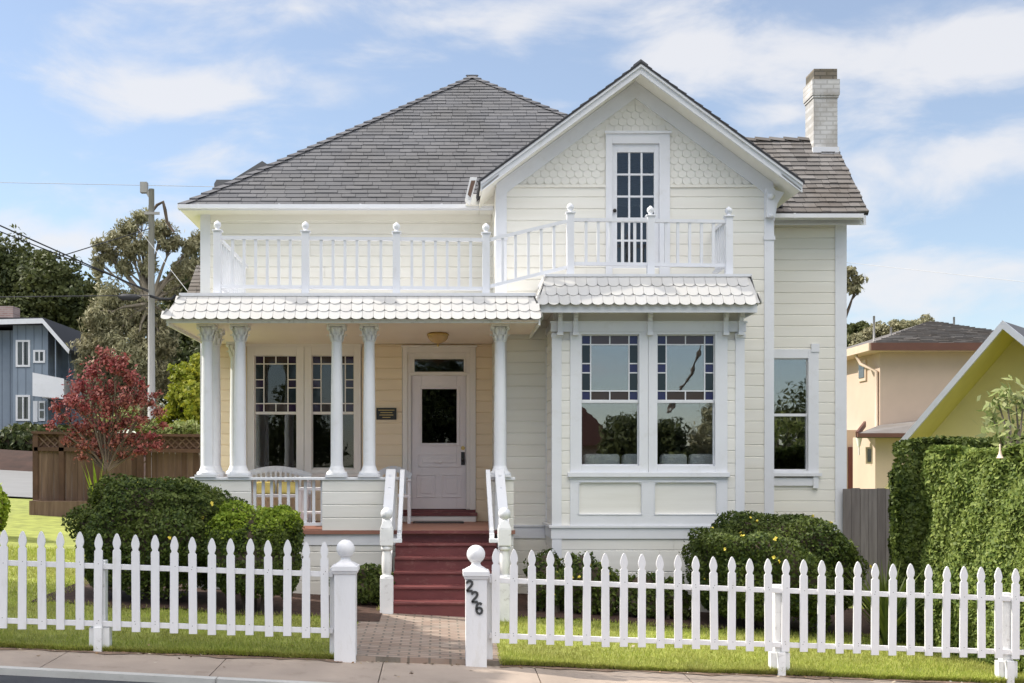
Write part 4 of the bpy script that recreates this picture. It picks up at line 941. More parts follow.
# sofa behind the bay glass
sofa = thing('sofa', (2.9, 17.3, 1.09), 'white sofa back seen through the bay windows', 'sofa')
MB().mat('cushion').box(1.95, 3.9, 17.0, 17.6, 1.09, 1.72).build('sofa_body', None, sofa)
for a, c in ((583, 619), (622, 655), (660, 686), (689, 713)):
    MB().mat('cushion').box(wx(a, 17.1), wx(c, 17.1), 16.98, 17.2, 1.5, wz(454, 17.1)).build('back_cushion', None, sofa, bevel=.05)
# porch furniture
def bench(x0, x1, y, label, arched=True):
    t = thing('bench' if arched else 'porch_chair', ((x0 + x1) / 2, y, ZF), label, 'bench' if arched else 'chair')
    MB().mat('white').box(x0, x1, y - .42, y + .02, ZF + .40, ZF + .44).build('seat', None, t)
    pr = [(x0, y + .02, ZF + .44)] + [(x0 + (x1 - x0) * k / 10, y + .06, ZF + .71 + (.12 * math.sin(math.pi * k / 10) if arched else .0)) for k in range(11)] + [(x1, y + .02, ZF + .44)]
    b = MB().mat('white')
    for k in range(10): A = pr[1 + k]; B = pr[2 + k]; b.bar(A, B, .03, .09)
    b.build('crest_rail', None, t)
    n = int((x1 - x0) / .075)
    b = MB().mat('white')
    for k in range(n + 1): x = x0 + .02 + (x1 - x0 - .04) * k / n; f = (x - x0) / (x1 - x0); b.box(x - .016, x + .016, y + .03, y + .055, ZF + .44, ZF + .69 + (.12 * math.sin(math.pi * f) if arched else 0))
    b.build('backrest', None, t)
    for x in (x0 + .02, x1 - .02):
        for yy in (y - .4, y + .02): MB().mat('white').box(x - .022, x + .022, yy - .022, yy + .022, ZF, ZF + (.64 if yy < y else .7)).build('leg', None, t)
        MB().mat('white').box(x - .035, x + .035, y - .45, y + .03, ZF + .64, ZF + .67).build('arm', None, t, bevel=.01)
    return t
bench(-3.1, -2.0, 18.6, 'white slatted porch bench with arched back left behind the railing')
bench(-1.0, -.45, 18.6, 'white porch chair with arched back below the plaque beside the front door')
t = thing('porch_table', (-1.75, 17.5, ZF), 'low white slatted table behind the porch railing', 'table')
MB().mat('white').box(-2.05, -1.5, 17.3, 17.75, ZF + .52, ZF + .56).build('table_top', None, t)
for x in (-2.02, -1.53):
    for y in (17.33, 17.72): MB().mat('white').box(x - .02, x + .02, y - .02, y + .02, ZF, ZF + .52).build('leg', None, t)
MB().mat('white').box(-2.0, -1.55, 17.35, 17.7, ZF + .18, ZF + .21).build('shelf', None, t)
for x, nm in ((-2.7, 'yellow cushion at the left of the porch bench'), (-2.35, 'yellow cushion at the right of the porch bench')):
    o = MB().mat('cushion_y').box(x - .15, x + .15, 18.45, 18.57, ZF + .44, ZF + .63).build('cushion', bevel=.04); tag(o, nm, 'cushion', 'yellow cushions on the porch bench')

# ================================================================ PICKET FENCE
def ftop(x): return 1.060 - .0450 * x
def ground_at(x, y=None): return gz(x, fy(x) if y is None else y)
PK = [(0, 0), (.014, -.012), (.028, -.045), (.038, -.082), (.0395, -.10), (.036, -.122), (.026, -.150), (.0265, -.157), (.040, -.172), (.040, -.955)]
def picket_mb(x, lean=0, h=0):
    y = fy(x) - .045; zt_ = ftop(x) + h; b = MB().mat('fence_white')
    pts = [(-a, z) for a, z in PK[::-1]] + [(a, z) for a, z in PK[1:]]
    b.prism([(x + a + lean * (z + .5), y, zt_ + z) for a, z in pts], (0, .02, 0)); b.mat('digit')
    for dz in (-.30, -.325, -.855, -.88):
        if random.random() < .55: xx = x + random.uniform(-.012, .012); b.box(xx - .0035, xx + .0035, y - .0015, y + .001, zt_ + dz, zt_ + dz + .007)
    return b
def fence(xs, post_xs, label, x0, x1):
    f = thing('picket_fence', ((x0 + x1) / 2, fy((x0 + x1) / 2), gz((x0 + x1) / 2, 12)), label, 'fence', 'white picket fence runs either side of the gateway')
    for x in xs: picket_mb(x, random.gauss(0, .007), random.uniform(-.008, .008)).build('picket', None, f, bevel=.004)
    for dz in (-.325, -.887):
        b = MB().mat('fence_white'); b.bar((x0, fy(x0) - .005, ftop(x0) + dz), (x1, fy(x1) - .005, ftop(x1) + dz), .035, .052); b.build('rail', None, f, bevel=.003)
    for x in post_xs:
        y = fy(x) + .035; g = gz(x, y); w = .055 if x not in (x0, x1) else .035
        def pp(b):
            b.box(x - w, x + w, y - w + .02, y + w + .02, g - .25, ftop(x) - .27)
            if w > .04: b.box(x - .10, x + .10, y - .04, y + .06, g - .1, g + .19); b.box(x - .04, x + .04, y - .10, y - .0401, g - .12, g + .20)
        part('fence_post', 'worn_white' if w > .04 else 'fence_white', pp, f, bevel=.004)
    return f
def X_of(px): k = (px - CX) / F; return 12.035 * k / (1 - .098 * k)
xl = [X_of(p) for p in (-34, -15.5, 3, 22, 41.5, 60, 79.6, 98, 116.5, 135.5, 155, 174, 192.5, 211.7, 230.7, 249.8, 268.4, 287.3, 306, 324.6)]
xr = [X_of(p) for p in (495.8, 513.7, 532, 550.4, 568.7, 587, 605.5, 624, 642, 660.3, 678.3, 696, 714, 732, 750, 768.6, 786, 804, 821.8, 839.7, 857.6, 875.4, 893, 911, 929, 946.7, 964, 981.8, 998.9, 1016, 1033.5, 1051)]
xr += [xr[-1] + .19 * k for k in range(1, 14)]; xl = [xl[0] - .182 * k for k in range(16, 0, -1)] + xl
fence(xr, [X_of(489.5), X_of(781.5), X_of(1010)], 'white picket fence run right of the numbered gate post', X_of(489.5), xr[-1] + .05)
def gatepost(px, label, lean=0, digits=False):
    x = X_of(px) * 1.0; y = fy(x) - .03; g = gz(x, y); zb0 = g - .15; zc0 = wz(570.5 if px < 400 else 575.5, y); w = .106
    t = thing('gate_post', (x, y, g), label, 'gate post', 'white gate posts with ball finials')
    part('post_shaft', 'fence_white', lambda b: b.box(x - w, x + w, y - w, y + w, zb0, zc0), t, bevel=.006)
    part('post_cap', 'fence_white', lambda b: (b.box(x - w - .027, x + w + .027, y - w - .027, y + w + .027, zc0 + .0, zc0 + .055), b.frustum(x - w - .01, x + w + .01, y - w - .01, y + w + .01, zc0 - .03, x - w - .02, x + w + .02, y - w - .02, y + w + .02, zc0 + .0),
        b.frustum(x - w - .012, x + w + .012, y - w - .012, y + w + .012, zc0 + .055, x - .07, x + .07, y - .07, y + .07, zc0 + .088)), t, bevel=.008)
    part('ball_finial', 'fence_white', lambda b: b.lathe((x, y, zc0 + .085), [(.074, 0), (.05, .022), (.044, .04), (.06, .06)] + [(.093 * math.sin(a), .13 - .093 * math.cos(a)) for a in [math.pi * k / 14 for k in range(3, 14)]] + [(.002, .223)], 28), t)
    if digits:
        two = [(-.034, .034), (-.030, .053), (-.012, .066), (.012, .066), (.031, .052), (.033, .030), (.018, .004), (-.008, -.024), (-.034, -.056), (-.034, -.0585), (.038, -.0585)]
        six = [(.030, .050), (.012, .066), (-.010, .064), (-.028, .042), (-.036, .006), (-.034, -.030), (-.020, -.056), (.004, -.066), (.027, -.054), (.036, -.026), (.028, -.002), (.006, .010), (-.018, .004), (-.032, -.016)]
        for path, dpx, dpy in ((two, 469.6, 586.2), (two, 474.8, 597.2), (six, 479.2, 608.4)):
            ox, oz = wx(dpx, y - w), wz(dpy, y - w); b = MB().mat('digit'); n = len(path); hw = .0145; L_ = []; R_ = []
            for i in range(n):
                p0 = Vector(path[max(i - 1, 0)]); p1 = Vector(path[min(i + 1, n - 1)]); d = (p1 - p0).normalized(); q = Vector(path[i]); nn = Vector((-d.y, d.x)) * hw
                L_.append(q + nn); R_.append(q - nn)
            yf, yk = y - w - .012, y - w - .001
            vs = [(ox + v.x, yy, oz + v.y) for yy in (yf, yk) for a_, c_ in zip(L_, R_) for v in (a_ * .8, c_ * .8)]
            m2 = 2 * n; fs = []
            for i in range(n - 1):
                A, B, A2, B2 = 2 * i, 2 * i + 1, 2 * i + 2, 2 * i + 3
                fs += [(A, B, B2, A2), (A, A2, A2 + m2, A + m2), (B, B + m2, B2 + m2, B2)]
            fs += [(0, m2, m2 + 1, 1), (2 * n - 2, 2 * n - 1, 2 * n - 1 + m2, 2 * n - 2 + m2)]
            b.add(vs, fs); b.build('digit', None, t)
fence(xl, [X_of(98), X_of(332.5)], 'white picket fence run left of the gateway, in front of the big bush', xl[0] - .05, X_of(332.5))
gatepost(345.5, 'white square gate post with ball top at the left of the brick path')
gatepost(476, 'white gate post with ball top carrying the dark number 226', digits=True)

# ================================================================ PLANTS NEAR THE HOUSE
def bush(cx, cy, rx, ry_, zt_, label, n, seed, mat='leaf_bush', size=.045, amp=.10, fr=3.0, flowers=0, top=None, group='clipped shrubs in front of the house', z0=None, name='shrub', cat='shrub', jit=.8, kk=.86, sq=.82, lift=0):
    g = gz(cx, cy) if z0 is None else z0; hz = (zt_ - g); c = (cx, cy, g + hz * (.48 + lift)); rad = (rx, ry_, hz * (.51 - lift))
    t = thing(name, (cx, cy, g), label, cat, group)
    P, N = shell(c, rad, n, seed, amp, fr, -.75, .22, sq=sq, stray=.03); ok = P[:, 2] > g - .02; P, N = P[ok], N[ok]
    tp = 1 - .20 * np.clip((c[2] - P[:, 2]) / rad[2], 0, 1) ** 1.3; P[:, 0] = c[0] + (P[:, 0] - c[0]) * tp; P[:, 1] = c[1] + (P[:, 1] - c[1]) * tp
    V, Fq = leaf_geo(P, N, size, 1.7, jit)
    mats = [mat]; mi = np.zeros(len(Fq))
    if top: mats = [mat, top]; mi = ((N[:, 2] + RNG.normal(0, .16, len(P))) > .42).astype(int)  # upward-facing leaves take the brighter material, as if sunlit
    raw_mesh('foliage', V, Fq, mat, t, mi, mats)
    V2, F2 = core_geo(c, rad, seed, amp, fr, kk, -.72, sq); tp = 1 - .20 * np.clip((c[2] - V2[:, 2]) / rad[2], 0, 1) ** 1.3; V2[:, 0] = c[0] + (V2[:, 0] - c[0]) * tp; V2[:, 1] = c[1] + (V2[:, 1] - c[1]) * tp
    raw_mesh('branches', V2, F2, 'bark', t)
    sb = MB().mat('bark')
    for k in range(7): a_ = k * .9; sb.tube([(cx + .12 * math.cos(a_), cy + .12 * math.sin(a_), g - .05), (cx + rx * .45 * math.cos(a_), cy + ry_ * .45 * math.sin(a_), c[2])], [.03, .018], 6)
    sb.build('stems', None, t)
    if flowers:
        P, N = shell(c, rad, flowers, seed, amp, fr, -.1, .02, sq=sq); P = P + N * .02; 
        for i_ in range(len(P)):
            V, Fq = leaf_geo(np.repeat(P[i_:i_ + 1], 3, 0) + RNG.normal(0, .008, (3, 3)), np.repeat(N[i_:i_ + 1], 3, 0), .04, 1.1, .4); raw_mesh('flower', V, Fq, 'petal', t)
    return t
bush(wx(160, 15.2), 15.2, 1.0, .92, 1.74, 'large dark rounded shrub left of the porch, with small yellow flowers', 52000, 3, lift=.02, flowers=26, size=.028, amp=.07)
bush(wx(256, 14.6), 14.6, .585, .52, 1.37, 'smaller shrub with sunlight coloured into its lime green top, in front of the porch railing', 34000, 5, sq=.62, lift=.06, size=.026, top='leaf_bright', flowers=0, amp=.08)
bush(wx(771, 15.6), 15.6, 1.05, .95, 1.23, 'large rounded green shrub with yellow flowers below the right wing window', 52000, 8, lift=.0, flowers=34, size=.028, amp=.07)
bush(wx(363, 15.6), 15.7, .40, .35, .56, 'low green shrub at the left foot of the front steps', 5000, 12, size=.035, group='low shrubs along the house foot')
for i, (px, h, r, lb, fl) in enumerate(((549, .60, .26, 'low shrub with yellow flowers nearest the right newel post', 6), (583, .62, .28, 'low yellow-flowered shrub under the left bay window', 8), (603, .5, .2, 'small dark shrub right of the yellow-flowered ones under the bay', 0), (640, .38, .32, 'low spreading green shrub under the right bay window', 0), (668, .34, .26, 'low green shrub between the bay and the large right shrub', 0))):
    bush(wx(px, 15.9), 15.9, r, .25, h, lb, 3000, 20 + i, size=.035, flowers=fl, group='low shrubs along the house foot', amp=.2)
# hedge
def wall_leaves(A, B, z0, z1, dens, size, seed, depth):
    """clipped hedge face from A to B (plan points), plus its top running back by depth to the right of A->B"""
    rg = np.random.default_rng(seed); A = np.array(A); B = np.array(B); d = B - A; L = np.linalg.norm(d); d = d / L; nrm = np.array([d[1], -d[0]])
    n = int(L * (z1 - z0) * dens); s_ = rg.uniform(0, L, n); z = rg.uniform(z0, z1, n)
    w = .03 * np.sin(s_ * 6 + z * 4) + .025 * np.sin(s_ * 11 - z * 7) - np.abs(rg.normal(0, .035, n)) - .10 * np.clip((z - z1 + .12) / .12, 0, 1) ** 2
    P1_ = np.stack([A[0] + d[0] * s_ + nrm[0] * w, A[1] + d[1] * s_ + nrm[1] * w, z], 1); N1 = np.tile([nrm[0], nrm[1], .2], (n, 1))
    if seed == 34: k_ = z < z1 - .34 * np.clip(1 - s_ / .38, 0, 1) ** 2; P1_ = P1_[k_]; N1 = N1[k_]
    m = int(L * depth * dens * .7); s_ = rg.uniform(0, L, m); q = rg.uniform(0, depth, m)
    P2_ = np.stack([A[0] + d[0] * s_ - nrm[0] * q, A[1] + d[1] * s_ - nrm[1] * q, z1 - (.34 * np.clip(1 - s_ / .38, 0, 1) ** 2 if seed == 34 else 0) + .04 * np.sin(s_ * 4.3 + q * 3) + .02 * np.sin(s_ * 13) - np.abs(rg.normal(0, .045, m))], 1); N2 = np.tile([0, 0, 1.], (m, 1))
    if seed == 34: ok = P2_[:, 0] > 5.58 + .37 * (P2_[:, 1] - 14.75); P2_ = P2_[ok]; N2 = N2[ok]
    return leaf_geo(np.concatenate([P1_, P2_]), unit(np.concatenate([N1, N2])), size, 1.5, .6)
hedge = thing('hedge', (6.4, 13.7, gz(6.4, 13.7)), 'long clipped bright green hedge running back from the fence at the right edge', 'hedge')
V, Fq = join_geo([wall_leaves((5.93, 14.75), (6.42, 12.85), -.5, 2.06, 5600, .042, 31, 1.6), wall_leaves((6.42, 12.85), (8.0, 12.95), -.5, 2.06, 4000, .042, 33, .2)]); raw_mesh('foliage', V, Fq, 'leaf_hedge', hedge)
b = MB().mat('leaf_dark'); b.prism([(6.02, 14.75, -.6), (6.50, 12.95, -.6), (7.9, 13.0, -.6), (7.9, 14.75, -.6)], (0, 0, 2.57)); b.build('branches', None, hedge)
hedge2 = thing('hedge', (6.2, 15.4, gz(6.2, 15.4)), 'taller hedge block, shade put into its dark green leaves, behind the long hedge, next to the board fence', 'hedge')
V, Fq = join_geo([wall_leaves((5.58, 14.75), (7.6, 14.75), -.5, 2.19, 5200, .04, 34, .9), wall_leaves((6.02, 15.95), (5.58, 14.75), -.5, 1.86, 4000, .04, 35, .01)]); raw_mesh('foliage', V, Fq, 'leaf_bush', hedge2)  # separate block and darker leaves stand in for the hedge's shaded end
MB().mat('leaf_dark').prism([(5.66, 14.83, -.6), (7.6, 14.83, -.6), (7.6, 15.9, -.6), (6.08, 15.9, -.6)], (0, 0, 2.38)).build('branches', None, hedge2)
# strap-leaved clump by the board gate
def strap(x, y, n, L, label, mat, seed, spread=1.0, name='strap_leaf_plant', w=.03):
    rg = random.Random(seed); b = MB().mat(mat); g = gz(x, y)
    for k in range(n):
        a = rg.uniform(0, 6.28); l = L * rg.uniform(.6, 1.1); lean = rg.uniform(.1, .8) * spread; ca, sa = math.cos(a), math.sin(a); pr = []
        for i in range(6):
            t = i / 5; r = lean * l * t ** 1.5; z = g + l * (t - .35 * lean * t * t); ww = w * (1 - t) ** .6
            pr.append(((x + ca * r + sa * ww, y + sa * r - ca * ww, z), (x + ca * r - sa * ww, y + sa * r + ca * ww, z)))
        vs = [p for q in pr for p in q]; b.add(vs, [(2 * i, 2 * i + 1, 2 * i + 3, 2 * i + 2) for i in range(5)])
    return tag(b.build(name), label, 'plant')
strap(wx(886, 14.3), 14.3, 110, 1.1, 'spiky strap-leaved clump between the grey gate and the hedge', 'leaf_bush', 4)
# grey board gate between house and hedge
def boards(name, x0, x1, y, z0f, z1f, bw_, mat, label, rails=(), cat='fence', t=.02, parent=None):
    f = thing(name, ((x0 + x1) / 2, y, z0f((x0 + x1) / 2)), label, cat); b = MB().mat(mat); x = x0
    while x < x1: b.box(x, min(x + bw_ - .006, x1), y - random.uniform(0, .008), y + t, z0f(x), z1f(x) + random.uniform(-.008, .008)); x += bw_
    b.build('boards', None, f)
    for r in rails: MB().mat('wood_dark').box(x0, x1, y - .03, y - .009, r, r + .09).build('rail', None, f)
    return f
boards('board_fence', 6.35, 8.2, 18.9, lambda x: -.5, lambda x: wz(488.5, 18.9), .135, 'wood_grey', 'weathered grey board fence between house and hedge')
# cedar fence on the left
YC = 28.0
cf = thing('cedar_fence', (-7.5, YC, gz(-7.5, YC)), 'brown cedar board fence with lattice top beyond the left lawn', 'fence')
cx0_, cx1_, cx2_ = wx(36, YC), wx(62, YC), wx(212, YC)
b = MB().mat('wood_fence'); x = cx0_
cz1 = lambda x: wz(449.5, YC) - .008 * (x - cx0_)
while x < cx2_:
    d = 0 if x < wx(140, YC) else .15
    b.box(x, x + .132, YC + d - random.uniform(0, .01), YC + d + .02, gz(x, YC) + .2, cz1(x)); x += .14
b.build('boards', None, cf)
for x in (cx0_, cx1_, wx(140, YC), wx(213, YC)): MB().mat('wood_dark').box(x - .06, x + .06, YC - .06, YC + .06, gz(x, YC), wz(433, YC)).build('fence_post', None, cf)
MB().mat('wood_dark').bar((cx0_ - .08, YC - .02, wz(432.5, YC)), (cx2_, YC - .02, wz(436, YC)), .14, .06).build('cap_rail', None, cf)
MB().mat('wood_dark').bar((cx0_ - .03, YC - .035, wz(449, YC)), (cx2_, YC - .035, wz(451, YC)), .05, .09).build('rail', None, cf)
b = MB().mat('wood_fence')
for s in (-1, 1):
    x = cx0_
    while x < cx2_ - .3: b.bar((x, YC + .008 * s, wz(449, YC)), (x + .36 * 1, YC + .008 * s, wz(434, YC)) if s > 0 else (x, YC + .008 * s, wz(434, YC)), .035, .008, (0, 1, 0)) if s > 0 else b.bar((x + .36, YC - .008, wz(449, YC)), (x, YC - .008, wz(434, YC)), .03, .008, (0, 1, 0)); x += .17
b.build('lattice', None, cf)
MB().mat('wood_dark').box(cx0_, cx2_, YC + .03, YC + .05, wz(449, YC), wz(434, YC)).build('lattice_backing', None, cf)
MB().mat('wood_fence').box(wx(31, YC - .4), wx(215, YC - .4), YC - .5, YC - .38, gz(-8, YC) - .1, wz(501, YC - .4)).box(wx(31, YC - .4), wx(31, YC - .4) + .12, YC - .52, YC, gz(-9, YC) - .1, wz(500, YC)).build('retaining_board', None, cf)

# ================================================================ TREES
def tree(name, x, y, z0, trunk_h, r0, clusters, n, size, mat, label, group=None, bark='bark', asp=1.8, droop=0, jit=1.0, seed=1, cat='tree', thick=.55, amp=.2, lean=(0, 0), sub='crown'):
    """clusters: (cx,cy,cz,rx,ry,rz) in world metres"""
    t = thing(name, (x, y, z0), label, cat, group); rg = random.Random(seed)
    b = MB().mat(bark); top = Vector((x + lean[0], y + lean[1], z0 + trunk_h)); mid = Vector((x, y, z0)).lerp(top, .5) + Vector((rg.uniform(-.1, .1) * r0 * 5, 0, 0))
    b.tube([(x, y, z0 - .3), mid, top], [r0, r0 * .75, r0 * .55], 10)
    for c in clusters:
        P = Vector(c[:3]); m = top.lerp(P, .5) + Vector((rg.uniform(-.15, .15), rg.uniform(-.15, .15), rg.uniform(-.05, .25))) * (P - top).length * .5
        b.tube([top - Vector((0, 0, r0)), m, P], [r0 * .45, r0 * .25, r0 * .08], 7)
        for k in range(4):
            q = P + Vector((rg.uniform(-1, 1) * c[3], rg.uniform(-1, 1) * c[4], rg.uniform(-.6, 1) * c[5])) * .75; b.tube([m.lerp(P, .4), q], [r0 * .14, r0 * .03], 5)
    b.build('trunk', None, t)
    vol = [c[3] * c[5] for c in clusters]; gs = []
    for i, c in enumerate(clusters):
        P, N = shell(c[:3], c[3:6], max(40, int(n * vol[i] / sum(vol))), seed * 17 + i, amp, 2.5, -.95, thick, .7)
        gs.append(leaf_geo(P, N, size, asp, jit, droop))
    V, Fq = join_geo(gs); raw_mesh(sub, V, Fq, mat, t); return t
def cl(Y, spec, seed=0):   # cluster list from photo positions: (px,py,radius px[,ry px])
    rg = random.Random(seed); out = []
    for s in spec:
        k = Y / F; r = s[2] * k; rz = (s[3] if len(s) > 3 else s[2]) * k; yy = Y + rg.uniform(-1, 1) * r
        p = W(s[0], s[1], yy); out.append((p[0], yy, p[2], r, r, rz))
    return out
# dark oak-like trees behind, far left
tree('dark_tree', wx(40, 75), 75, 1.5, 4, .5, cl(75, [(-20, 300, 42), (12, 272, 30), (30, 300, 40), (58, 290, 32), (72, 320, 40), (20, 345, 45), (90, 345, 34), (-10, 262, 22), (100, 310, 20, 26), (60, 370, 40), (110, 385, 40), (45, 262, 14)]), 70000, .17, 'leaf_dark', 'large dark broadleaf tree behind the blue house at far left', seed=2, jit=.8)
tree('dark_tree', wx(185, 62), 62, 1.5, 5, .4, cl(62, [(178, 330, 30), (205, 320, 30), (170, 375, 28), (210, 370, 34), (185, 290, 22), (215, 275, 26), (130, 400, 30), (240, 320, 30)]), 40000, .15, 'leaf_dark', 'dark tree just left of the porch roof behind the utility pole', seed=3, jit=.8)
tree('eucalyptus', wx(150, 55), 55, 1.5, 8, .24, cl(55, [(128, 228, 11, 9), (142, 217, 10, 7), (120, 240, 12, 9), (160, 232, 12, 9), (172, 245, 9, 9), (100, 246, 8, 7), (108, 256, 8, 9), (130, 252, 8, 9), (143, 246, 9, 8), (188, 248, 9, 9), (198, 240, 7, 7), (98, 268, 6, 11), (124, 268, 7, 9), (178, 270, 8, 11), (192, 268, 9, 11), (150, 268, 8, 9), (205, 272, 10, 18), (172, 292, 8, 8), (112, 300, 16, 14), (140, 300, 14, 12), (98, 318, 12, 14), (124, 322, 16, 15), (150, 322, 14, 16), (92, 345, 13, 14), (112, 348, 18, 16), (138, 350, 18, 18), (162, 345, 14, 16), (176, 320, 9, 12), (105, 375, 18, 16), (130, 380, 20, 18), (158, 378, 16, 16), (90, 372, 12), (130, 408, 26, 16), (100, 400, 18, 14)]), 85000, .072, 'leaf_euc', 'tall olive grey eucalyptus with open drooping crown behind the utility pole', bark='bark_pale', asp=3.2, droop=1.2, seed=5, thick=.9, amp=.35)
eu = [o for o in C.objects if o.name.startswith('eucalyptus')][0]
MB().mat('bark').tube([W(152, 212, 54), W(157, 205, 54), W(163, 202, 54), W(165, 210, 54), W(167, 222, 54), W(174, 232, 54)], [.05, .07, .08, .08, .07, .05], 7).build('bent_limb', None, eu)
# red-leaved tree in front of the cedar fence
YR = 26.5
rt = tree('red_leaf_tree', wx(107, YR), YR, gz(-7.3, YR), 1.2, .065, cl(YR, [(80, 388, 11), (92, 372, 9, 10), (104, 358, 8, 10), (118, 368, 9, 10), (130, 380, 9), (72, 402, 9, 8), (64, 418, 7, 6), (58, 408, 6, 5), (84, 408, 10), (98, 395, 11), (112, 388, 9), (110, 408, 11), (124, 402, 10), (138, 398, 8, 9), (150, 404, 7, 6), (158, 412, 6, 5), (92, 426, 13, 9), (78, 430, 9, 7), (108, 428, 12, 9), (126, 422, 11, 9), (142, 420, 9, 7), (116, 442, 12, 8), (98, 444, 11, 8), (134, 440, 10, 7), (150, 436, 7, 5), (84, 447, 8, 6), (100, 350, 4, 4), (124, 360, 5, 5), (52, 425, 5, 5), (66, 398, 5, 4), (142, 385, 5, 5), (162, 425, 6, 5), (155, 395, 4, 4), (100, 455, 8, 5), (122, 456, 9, 5), (140, 452, 8, 5), (156, 446, 7, 5), (82, 458, 6, 4), (70, 440, 7, 5)]), 11500, .046, 'leaf_red', 'red-leaved plum tree in front of the cedar fence', seed=6, thick=1.0, amp=.5, asp=1.8)
tree('yellow_green_tree', wx(192, 32), 32, gz(-6.6, 32), 1.2, .09, cl(32, [(186, 378, 14), (202, 372, 18), (178, 395, 12), (195, 400, 20), (172, 412, 10), (190, 425, 18, 12), (215, 395, 18), (180, 430, 14, 8), (160, 425, 10, 8)]), 22000, .075, 'leaf_yellow', 'bright yellow-green bushy tree beside the porch columns', seed=7, jit=.8)
tree('low_green_shrub', wx(120, 30), 30, gz(-8, 30), .8, .06, cl(30, [(105, 425, 14, 8), (125, 420, 14, 10), (145, 428, 12, 8), (165, 432, 12, 6), (185, 430, 14, 8)]), 9000, .06, 'leaf_tropic', 'low yellow-green shrub behind the lattice of the cedar fence', seed=8, cat='shrub')
strap(wx(95, 26), 26.2, 30, 1.4, 'upright green strap-leaved plant under the red-leaved tree', 'leaf_bright', 9, .5, w=.05)
bush(wx(40, 54), 54, 1.6, 1.0, wz(424, 54), 'dark low shrub at the foot of the blue house', 1800, 41, 'leaf_dark', .2, group='shrubs', z0=gz(-18, 54) + .3)
bush(wx(-19, 22), 22, .45, .4, wz(480, 22), 'bright green shrub at the far left edge of the lawn', 2500, 42, 'leaf_bright', .06, group='shrubs')
# right-hand background trees
tree('dark_conifer', wx(852, 90), 90, 0, 6, .4, cl(90, [(850, 332, 9, 8), (862, 330, 9, 7), (845, 345, 10, 10), (870, 340, 10)]), 9000, .15, 'leaf_dark', 'dark conifer top between the house and the beige house roof', seed=9)
tree('olive_tree', wx(870, 70), 70, 0, 5, .4, cl(70, [(862, 340, 11, 9), (880, 333, 14, 9), (855, 352, 10), (905, 326, 14, 6), (925, 330, 12), (896, 333, 12, 7), (870, 355, 12)]), 12000, .12, 'leaf_euc', 'olive green tree behind the beige house roof', seed=10, bark='bark_pale')
tree('small_branch_tree', wx(835, 40), 40, 0, 6, .15, cl(40, [(850, 272, 7, 5), (858, 280, 7, 5), (846, 286, 8, 5), (855, 290, 7, 4), (838, 280, 12, 12), (828, 300, 12)]), 1800, .09, 'leaf_euc', 'leafy branch tip of a tree showing past the right corner of the house', seed=11, asp=2.2)
# trumpet plant at the right edge
bp_ = thing('trumpet_shrub', (6.9, 15.0, 1.9), 'pale leafy trumpet-flower shrub rising above the hedge at right', 'shrub')
tx, ty = wx(1012, 14.2), 14.2
b = MB().mat('bark_pale'); rg = random.Random(5); tips = []
for px, py in ((1006, 392), (998, 402), (992, 418), (1016, 405), (1024, 398), (1030, 425), (1000, 432), (1012, 440), (1035, 400)):
    p = W(px, py, ty + rg.uniform(-.25, .25)); tips.append(p); b.tube([(tx, ty, 1.7), ((tx + p[0]) / 2, ty, (1.9 + p[2]) / 2), p], [.02, .014, .006], 6)
b.build('stems', None, bp_)
P = []; N = []
for p in tips:
    for k in range(34): P.append([p[0] + rg.gauss(0, .085), p[1] + rg.gauss(0, .09), p[2] + rg.gauss(-.03, .075)]); N.append([rg.gauss(0, .5), -.6, .8])
V, Fq = leaf_geo(np.array(P), unit(np.array(N)), .05, 2.8, .5, 1.2); raw_mesh('foliage', V, Fq, 'leaf_tropic', bp_)
fp = W(1000, 444, 13.2); MB().mat('petal_pale').lathe((fp[0], 13.2, fp[2]), [(.008, .0), (.010, -.07), (.017, -.11), (.034, -.15), (.042, -.155)], 10).build('flower', None, bp_)

# ================================================================ NEIGHBOURS
# blue-grey house
YN = 56; bh = thing('house', (wx(20, YN), YN, gz(-19, YN) + 1), 'blue-grey two-storey house with white fascia and balcony at far left', 'house')
gzb = gz(-19, YN) + .9
def vb(x0, x1, y, z0, z1, b, step=.4):
    x = x0
    while x < x1: b.box(x, x + .03, y - .02, y, z0, z1); x += step
def bluewall(b):
    x0, x1, x2 = wx(13, YN), wx(48, YN), wx(-60, YN)
    top0, top1 = wz(327, YN), wz(324, YN)
    b.prism([(x0, YN, wz(444, YN)), (x1, YN, wz(447, YN)), (x1, YN, wz(324, YN)), (x0, YN, wz(325, YN))], (0, 6, 0))
    b.box(x2, x0, YN + .6, YN + 6, wz(443, YN), wz(329, YN)); b.box(x1, wx(58, YN), YN + 2.0, YN + 6, wz(443, YN), wz(338, YN))
    b.mat('blue_dark'); vb(x0 + .2, x1, YN, wz(444, YN), wz(325, YN), b, .38); vb(x2, x0 - .05, YN + .6, wz(443, YN), wz(329, YN), b, .38)
    b.mat('blue_wall')
part('wall', 'blue_wall', bluewall, bh)
def farwin(r, y, parent, frame='white', fr=.09, slide=1):
    x0, x1, z0, z1 = r
    w = part('window', frame, lambda b: (casing(b, r, y, fr, fr, fr, fr, .06, .02), [b.box(x0 + (x1 - x0) * k / (slide + 1) - .03, x0 + (x1 - x0) * k / (slide + 1) + .03, y - .05, y, z0, z1) for k in range(1, slide + 1)]), parent)
    part('pane', 'far_glass', lambda b: b.box(x0, x1, y - .02, y - .008, z0, z1), w); return w
for a, c, d, e in ((18, 28.5, 365, 342), (35.5, 43.5, 361, 352), (18, 28.5, 419, 397)): farwin((wx(a, YN), wx(c, YN), wz(d, YN), wz(e, YN)), YN, bh)
